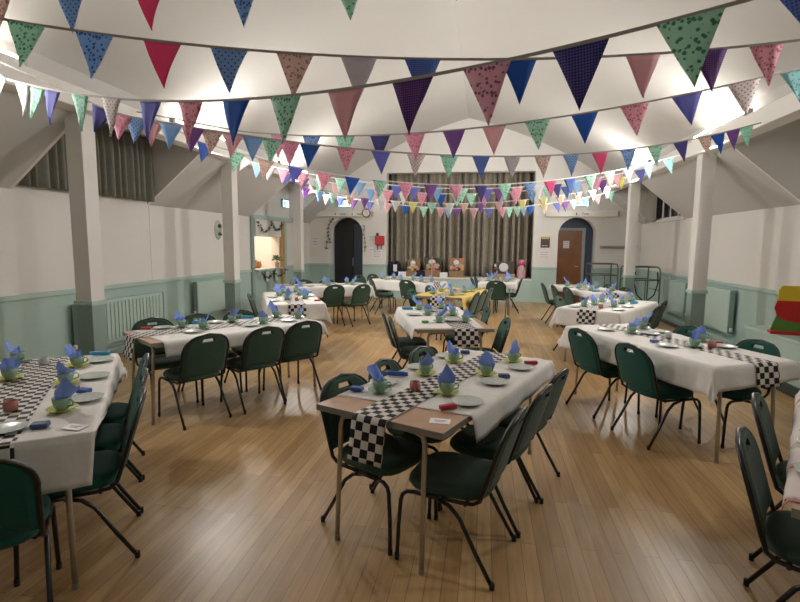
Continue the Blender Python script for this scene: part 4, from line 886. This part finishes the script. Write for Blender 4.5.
# ------------------------------------------------------------------ bunting
def pennant_mesh(name, m, v, W=.205, Hh=.238):
    rg = random.Random(v)
    mb = MB(); nr = 7
    bx = rg.uniform(-.012, .012); by = rg.uniform(-.02, .02)
    vs = []; fs = []
    for j in range(nr+1):
        f = j/nr; hw = W/2*(1-f)
        for i in range(5):
            u = -1+.5*i; vs.append((u*hw+bx*f*f, by*f*f+.006*math.sin(u*3+v)*f+.004*math.sin(f*5+v), -Hh*f))
    for j in range(nr):
        for i in range(4): fs.append((j*5+i, j*5+i+1, (j+1)*5+i+1, (j+1)*5+i))
    mb.add(vs, fs); me_o = mb.build(name, m, solid=.0014, smooth=True); return me_o
PEN = {}
def bunting(label, p0, p1, poly, pens, tape='tape', zend=(3.06, 3.06), width=.014, size=1.0):
    p0 = np.array(p0, float); p1 = np.array(p1, float); Ln = np.linalg.norm(p1-p0); d = (p1-p0)/Ln; nrm = np.array([d[1], -d[0]])
    def hit(px, py):
        r = ray(px, py); k = (p0@nrm)/(r[0]*nrm[0]+r[1]*nrm[1]); w = r*k; return (w[:2]-p0)@d, w[2]+H
    poly = np.array(poly, float)
    ts, zs = zip(*[hit(*p) for p in poly]); cf = np.polyfit(ts, zs, 3 if len(ts) > 5 else 2); t0, t1 = min(ts), max(ts)
    def zat(t):
        if t < t0: e = np.polyval(cf, t0); return e+(zend[0]-e)*(t0-t)/max(1e-3, t0) if t0 > .02 else e
        if t > t1: e = np.polyval(cf, t1); return e+(zend[1]-e)*(t-t1)/max(1e-3, Ln-t1) if Ln-t1 > .02 else e
        return float(np.polyval(cf, t))
    def pos(t):
        xy = p0+d*t; return Vector((xy[0], xy[1], min(zat(t), vault(xy[0])-.02)))
    root = empty('bunting_string', tuple(pos(Ln/2))); tag(root, label, 'bunting', 'strings of bunting across the hall')
    o = root.location.copy()
    # flat tape
    n = 60; mb = MB(); vs = []; fs = []
    nn = Vector((nrm[0], nrm[1], 0))
    for i in range(n+1):
        c = pos(Ln*i/n)-o
        for a, b in ((-1, -1), (1, -1), (1, 1), (-1, 1)): vs.append(tuple(c+nn*.0016*a+Vector((0, 0, width/2*b))))
    for i in range(n):
        for k in range(4): fs.append((i*4+k, i*4+(k+1) % 4, i*4+4+(k+1) % 4, i*4+4+k))
    mb.add(vs, fs); mb.build('cord', M[tape], root)
    for j, (xc, fabk) in enumerate(pens):
        y = float(np.interp(xc, poly[:, 0], poly[:, 1])); t, _ = hit(xc, y)
        if not (.12 < t < Ln-.12): continue
        key = (fabk, j % 3)
        if key not in PEN: q_ = PEN[key] = pennant_mesh('pennant', FAB[fabk][1], j % 3+list(FAB).index(fabk))
        else: q_ = PEN[key].copy(); COL.objects.link(q_)
        a, b = pos(t-.1), pos(t+.1); x = (b-a).normalized(); z = Vector((0, 0, 1)); z = (z-x*z.dot(x)).normalized()
        tw = .12*math.sin(j*2.1+len(label)); z = (Matrix.Rotation(tw*.5, 3, x) @ z); yv = z.cross(x)
        m = Matrix((x, yv, z)).transposed().to_4x4(); m.translation = (a+b)/2-o-z*.004
        q_.parent = root; q_.matrix_parent_inverse = Matrix.Identity(4); q_.matrix_basis = m @ Matrix.Scale(size, 4); q_['label'] = FAB[fabk][0]+' pennant'
LB, RB = -3.96, 2.90
bunting('topmost and nearest bunting string, mostly above the view', (-3.85, 2.80), (2.4, 2.80), [(-60, 2), (0, -6), (75, -10), (149, -13), (245, -19), (350, -29), (450, -42)],
        [(-4, 'brown'), (70, 'bdots'), (149, 'crimson'), (243.5, 'bflo'), (348, 'gflo'), (448, 'purple')], zend=(3.3, 4.3))
bunting('second bunting string, sagging from upper left to right', (LB, 2.18), (RB, 3.64), [(10, 20), (75, 32), (142, 38), (210, 46), (275, 52), (340, 56), (404, 58), (440, 60), (505, 60), (560, 58), (626, 54), (660, 53), (725, 49), (800, 40)],
        [(27, 'gflo'), (95, 'bflo'), (162, 'crimson'), (229, 'bdots'), (295, 'brown'), (359, 'lav'), (422.5, 'bchk'), (519, 'blue'), (643, 'pink'), (710, 'pchk'), (767, 'pflo')])
bunting('bunting string crossing diagonally with the largest pennants at right', (LB, 3.55), (1.9, 1.52), [(0, 78), (34, 84), (67, 93), (101, 98), (142, 100), (202, 101), (250, 99), (270, 98), (330, 90), (400, 80), (480, 65), (530, 55), (610, 37), (655, 25), (722, 7), (800, -16)],
        [(1, 'white'), (23, 'white'), (37, 'mint'), (52, 'lilac'), (80, 'mint'), (112, 'wdots'), (150, 'lilac'), (190, 'pflo'), (236, 'blue'), (286, 'gflo'), (345, 'pink'), (412, 'pchk'), (487, 'pdots'), (580, 'nchk'), (690, 'gflo'), (812, 'bchk')], zend=(3.06, 2.75))
bunting('fourth bunting string, rising gently toward the upper right', (LB, 5.32), (RB, 3.90), [(240, 131), (300, 136), (360, 136), (400, 134), (430, 131), (500, 125), (550, 119), (605, 110), (670, 98), (725, 85), (770, 75), (800, 69)],
        [(279, 'rose'), (312, 'bflo'), (345, 'mint'), (380, 'nchk'), (415, 'rose'), (454, 'purple'), (494, 'pink'), (537.5, 'gflo'), (584.5, 'blue'), (634.5, 'pflo'), (687, 'lilac'), (744, 'wdots'), (797, 'teal')])
bunting('fifth bunting string, from nearest left post to bright right lamp', (LB, 3.44), (RB, 6.14), [(118, 116), (130, 118), (164, 124), (204, 127), (245, 133), (260, 135), (288, 140), (320, 145), (372, 151), (404, 155), (440, 156), (470, 157), (504, 157.6), (530, 156), (600, 152), (650, 147), (700, 133), (730, 130), (760, 126)],
        [(104, 'nchk'), (122, 'rose'), (137, 'bdots'), (153, 'pink'), (171, 'sky'), (193, 'purple'), (212, 'brown'), (233, 'pink'), (253, 'sky'), (272, 'gflo'), (290, 'rose'), (310, 'blue'), (346.5, 'pflo'), (381, 'lilac'), (416, 'wdots'), (449, 'mint'), (481, 'bchk'), (512, 'lav'), (543, 'brown'), (571, 'bdots'), (600, 'crimson'), (628, 'bflo'), (655, 'gflo'), (681, 'nchk'), (706, 'brown'), (718, 'blue'), (733, 'purple'), (746, 'mint'), (758, 'rose')], size=.88)
bunting('sixth bunting string, below the fifth across the stage curtain top', (LB, 5.62), (RB, 8.41), [(198, 141), (214, 146), (229, 151), (252, 156), (272, 161), (288, 166), (316, 171.6), (360, 178), (388, 181), (440, 184), (500, 184), (540, 182), (600, 173), (640, 166), (690, 152)],
        [(206, 'bchk'), (237, 'gflo'), (266, 'brown'), (296, 'lilac'), (325, 'pflo'), (352.5, 'blue'), (380, 'gflo'), (406, 'rose'), (431, 'purple'), (456, 'rose'), (481, 'nchk'), (504.5, 'mint'), (529.5, 'bflo'), (550, 'crimson'), (570, 'bchk'), (590, 'gflo'), (609, 'brown'), (628, 'lav'), (648, 'sky'), (668, 'teal')], tape='tapew')
bunting('seventh bunting string, white cord just beneath the sixth', (LB, 7.7), (RB, 9.3), [(245, 160), (280, 169), (340, 179), (387, 185.5), (440, 187), (500, 187), (540, 186), (600, 178), (640, 170), (680, 158)],
        [(247, 'white'), (258, 'sky'), (270, 'lav'), (284, 'rose'), (303, 'pflo'), (322, 'white'), (341, 'mint'), (360, 'sky'), (378, 'rose'), (397, 'lilac'), (414, 'lilac'), (437, 'sky'), (462, 'mint'), (487, 'lilac'), (499, 'purple'), (517, 'rose'), (538, 'white'), (556, 'nchk'), (576, 'sky'), (596, 'rose'), (616, 'pink'), (640, 'lilac'), (663, 'sky')], tape='tapew')
bunting('eighth bunting string, across the middle of the pennants before stage', (LB, 8.4), (RB, 10.2), [(285, 172), (320, 181), (360, 188), (387, 191), (430, 192.5), (470, 193), (540, 190), (600, 181), (650, 170)],
        [(288, 'lilac'), (304, 'purple'), (320, 'mint'), (337, 'pink'), (353, 'lav'), (371, 'sky'), (388, 'rose'), (404, 'white'), (422, 'rose'), (441, 'blue'), (457, 'mint'), (471, 'mint'), (484, 'rose'), (501, 'lav'), (515, 'rose'), (532, 'sky'), (548, 'mint'), (566, 'bchk'), (584, 'white'), (602, 'purple'), (620, 'lemon'), (638, 'rose')], tape='tapew')
bunting('ninth bunting string, small pale pennants over the stage curtain', (LB, 10.3), (RB, 11.4), [(300, 186), (340, 196), (387, 200), (440, 202), (500, 202), (540, 199), (580, 192), (625, 183)],
        [(306, 'purple'), (320, 'sky'), (334, 'mint'), (350, 'peach'), (365, 'purple'), (381, 'white'), (396, 'white'), (413, 'lemon'), (432, 'mint'), (450, 'white'), (464, 'peach'), (481, 'purple'), (499, 'pink'), (522, 'lemon'), (543, 'lemon'), (560, 'peach'), (577, 'peach'), (592, 'white'), (606, 'lav')], tape='tapew')
bunting('tenth and lowest bunting string, nearest to the stage', (LB, 10.9), (RB, 12.2), [(310, 191), (350, 199), (387, 204), (430, 207), (460, 208), (500, 207.5), (540, 205), (600, 195), (630, 186)],
        [(313, 'rose'), (327, 'lav'), (341, 'lilac'), (354, 'purple'), (370, 'lilac'), (388, 'pink'), (406, 'blue'), (424, 'mint'), (441, 'pink'), (449, 'sky'), (457, 'purple'), (474, 'pink'), (489, 'lilac'), (502, 'rose'), (509, 'mint'), (517, 'gflo'), (523, 'sky'), (530, 'blue'), (544, 'peach'), (557, 'lilac'), (565, 'purple'), (573, 'white'), (585, 'sky'), (597, 'pink'), (610, 'mint')], tape='tapew')
# ------------------------------------------------------------------ stage edge: hampers, gifts, jackets
SZT = .64; SY = YB+.22
def sx(px): 
    r = ray(px, 275); k = SY/r[1]; return r[0]*k
jk = empty('jacket_pile', (sx(395), SY, SZT)); tag(jk, 'dark navy jackets and bags heaped on left end of stage', 'jackets')
MB().ball((-.12, 0, .21), (.10, .10, .22)).ball((-.09, -.02, .34), (.07, .08, .09)).build('jacket', M['navy'], jk, smooth=True)
MB().ball((.06, .03, .22), (.12, .10, .23)).ball((.10, 0, .10), (.12, .12, .10)).build('jacket', M['navy'], jk, smooth=True)
MB().box((-.03, -.15, .14), (.08, -.12, .34)).build('white_label', M['paper'], jk, bevel=.01)
def hamper(px, w, h, label, lid, ribbon=False):
    e = empty('gift_hamper', (sx(px), SY, SZT)); tag(e, label, 'hamper')
    MB().box((-w/2, -.12, 0), (w/2, .14, h*.35)).build('basket', M['basket'], e, bevel=.01)
    mb = MB(); rg = random.Random(int(px))
    for i in range(9): mb.ball((rg.uniform(-w*.38, w*.38), rg.uniform(-.07, .05), h*rg.uniform(.4, .62)), (.07, .06, h*.14), 8, 5)
    mb.build('filling', M['cello'], e, smooth=True)
    MB().box((-w/2, .14, h*.3), (w/2, .17, h)).build('lid', M[lid], e, bevel=.008)
    MB().ball((-.02, .10, h*.75), (w*.22, .035, h*.16), 10, 6).build('wrapped_gift', M['paper'], e, smooth=True)
    for i in range(4):
        MB().ball((rg.uniform(-w*.36, w*.36), -.08, h*rg.uniform(.38, .5)), (.05, .04, .04), 8, 5).build('treat', M[['pinkfoil', 'gold', 'pk_red', 'ribbon'][i]], e, smooth=True)
    if ribbon:
        MB().box((-.012, -.135, -.0), (.022, -.122, h)).box((-.012, -.135, h), (.022, .185, h+.012)).build('ribbon', M['ribbon'], e)
hamper(413, .38, .50, 'open wicker hamper on stage, nearest the dark jackets', 'basket')
hamper(432, .50, .55, 'dark wrapped hamper on stage tied with coral ribbon', 'darkbox', True)
hamper(456.5, .42, .54, 'orange hamper box on stage before the curtain', 'kraft')
b = MB().box((-.13, -.09, 0), (.13, .09, .18)).build('navy_gift_box', M['navy'], bevel=.03, loc=(sx(421), SY-.06, SZT)); tag(b, 'small navy bag between the two left hampers', 'bag')
for px, lb in ((403, 'small white card propped on stage by the dark jackets'), (444, 'small white card propped on stage by the orange hamper')):
    c = MB().hexa([(-.11, -.03, 0), (.11, -.03, 0), (.11, -.02, 0), (-.11, -.02, 0), (-.11, .0, .14), (.11, .0, .14), (.11, .01, .14), (-.11, .01, .14)]).build('place_card', M['paper'], loc=(sx(px), SY-.15, SZT)); tag(c, lb, 'card')
bt = empty('wine_bottle', (sx(495), SY-.05, SZT)); tag(bt, 'dark red bottle with foil neck standing on the stage', 'bottle')
MB().lathe([(.045, 0), (.05, .01), (.05, .2), (.045, .24), (.018, .30), (.017, .38), (0, .385)], 14).build('glass', M['wine'], bt, smooth=True); MB().lathe([(.0525, .0), (.0525, .10)], 14, (0, 0, .06)).build('bottle_label', M['redink'], bt)
MB().lathe([(.02, 0), (.021, .07), (0, .075)], 12, (0, 0, .32)).build('foil', M['paper'], bt)
bx = empty('display_box', (sx(505.6), SY+.05, SZT)); tag(bx, 'dark box with a round white plate before the curtain', 'box')
MB().box((-.24, 0, .12), (.24, .05, .46)).build('box', M['darkbox'], bx, bevel=.008); MB().box((-.26, -.1, 0), (.26, .12, .12)).build('base', M['tan'], bx, bevel=.008)
p_ = MB().lathe([(.0, .0), (.13, 0), (.13, .012), (.08, .006), (0, .006)], 22).build('round_plate', M['paper'], bx, smooth=True); p_.location = (-.06, -.006, .30); p_.rotation_euler = (PI/2, 0, 0)
pk = empty('gift_bag', (sx(521), SY-.02, SZT)); tag(pk, 'pink cellophane gift with magenta bow at right stage end', 'gift')
MB().lathe([(.11, 0), (.12, .05), (.11, .24), (.08, .33), (.035, .40), (.05, .44), (.08, .52), (.07, .52), (.025, .42), (0, .41)], 14).build('wrapping', M['pinkfoil'], pk, smooth=True)
MB().ball((-.05, -.04, .42), (.06, .03, .045)).ball((.05, -.04, .43), (.06, .03, .045)).ball((0, -.05, .41), (.03, .025, .03)).ball((-.01, -.04, .50), (.04, .025, .045)).build('bow', M['magenta'], pk, smooth=True)
# ------------------------------------------------------------------ right-hand bench with painted board, trolleys
bx0, bx1, by0, by1 = 3.27, XR-.03, 3.2, 6.92
be = empty('storage_bench', ((bx0+bx1)/2, (by0+by1)/2, 0)); tag(be, 'long mint storage bench against the right wall, behind front right table', 'bench')
hx, hy = (bx1-bx0)/2, (by1-by0)/2
MB().box((-hx+.03, -hy+.02, .12), (hx, hy-.02, .57)).build('body', M['mint'], be, bevel=.004)
MB().box((-hx, -hy, .57), (hx, hy, .61)).build('top', M['mint'], be, bevel=.006); MB().box((-hx+.01, -hy+.02, 0), (hx, hy-.02, .12)).build('plinth', M['darkbase'], be)
MB().lathe([(.018, 0), (.018, .02)], 10, (0, 0, 0)).build('lock', M['black'], be).location = (-hx+.005, .32, .47)
MB().box((-hx+.01, .30, .40), (-hx+.03, .33, .46)).build('lock_key', M['black'], be)
pb = empty('painted_board', (3.60, 6.22, .61), math.radians(-14)); tag(pb, 'red, yellow and green painted board standing on mint bench', 'board')
MB().box((-.36, -.07, 0), (.36, .07, .035)).build('base', M['red'], pb, bevel=.006)
def outline_panel(pts, y0, y1):
    mb = MB(); n = len(pts); mb.add([(x, y0, z) for x, z in pts]+[(x, y1, z) for x, z in pts], [tuple(range(n)), tuple(range(2*n-1, n-1, -1))]+[(i, i+n, (i+1) % n+n, (i+1) % n) for i in range(n)]); return mb
outline_panel([(-.35, .035), (-.33, .12)]+[(-.30+.6*i/10, .21+.03*math.sin(i*.9)) for i in range(11)]+[(.33, .12), (.35, .035)], -.010, .010).build('green_panel', M['grass'], pb)
outline_panel([(-.33, .30), (-.30, .20), (-.20, .15), (-.08, .14), (0, .19), (.08, .14), (.20, .15), (.30, .20), (.33, .30), (.31, .38), (-.31, .38)], -.022, -.0105).build('red_panel', M['red'], pb)
outline_panel([(-.30, .36), (.30, .36), (.30, .50), (.27, .55), (.05, .55), (0, .51), (-.05, .55), (-.27, .55), (-.30, .50)], -.0100, .010).build('yellow_panel', M['gold'], pb)
def trolley(x, y, rz, w, d, h, label, strap):
    e = empty('chair_trolley', (x, y, 0), rz); tag(e, label, 'trolley')
    f = MB()
    for s in (-1, 1):
        f.tube([(s*w/2, -d/2, .08), (s*w/2, -d/2, h-.12), (s*w/2, -d/2+.05, h-.03), (s*w/2, -d/2+.14, h), (s*w/2, d/2-.05, h), (s*w/2, d/2, h-.05), (s*w/2, d/2, .08)], .016, 8)
        for z in (.12, .62, h-.28): f.tube([(s*w/2, -d/2, z), (s*w/2, d/2, z)], .012, 6)
    for z in (.12, h-.28, h): f.tube([(-w/2, -d/2+(.14 if z == h else 0), z), (w/2, -d/2+(.14 if z == h else 0), z)], .014, 6).tube([(-w/2, d/2-(.06 if z == h else 0), z), (w/2, d/2-(.06 if z == h else 0), z)], .014, 6)
    f.tube([(0, -d/2, .12), (0, -d/2, h-.28)], .012, 6)
    f.build('frame', M['grey'], e, smooth=True)
    for sx_ in (-1, 1):
        for sy in (-1, 1):
            MB().tube([(sx_*w/2-.012, sy*d/2, .04), (sx_*w/2+.012, sy*d/2, .04)], .04, 12).build('castor', M['rubber'], e)
    if strap:
        for s in (-1, 1):
            a = s*w*.38; m_ = MB(); P = [(a, -d/2-.022, h-.1), (a+s*.02, -d/2-.03, h-.35), (a-s*.05, -d/2-.03, h-.6), (a-s*.18, -d/2-.026, h-.72)]
            m_.tube(P, .014, 6); m_.build('strap', M['strap'], e)
trolley(3.45, 11.95, .12, .62, .6, 1.12, 'grey metal trolley frame with black straps by right wall', True)
trolley(2.98, 13.55, 0, .62, .7, 1.12, 'grey metal trolley frame behind far right post', False)
bg = MB().box((-.02, -.015, 0), (.02, .015, .02)).build('socket', M['white'])
bpy.data.objects.remove(bg)
# ------------------------------------------------------------------ world, colour
w = bpy.data.worlds.new('world'); SC.world = w; w.use_nodes = True
w.node_tree.nodes['Background'].inputs[0].default_value = (.02, .025, .035, 1); w.node_tree.nodes['Background'].inputs[1].default_value = .3
SC.view_settings.view_transform = 'Standard'; SC.view_settings.look = 'None'; SC.view_settings.gamma = 1; SC.view_settings.use_curve_mapping = False
SC.view_settings.exposure = .85
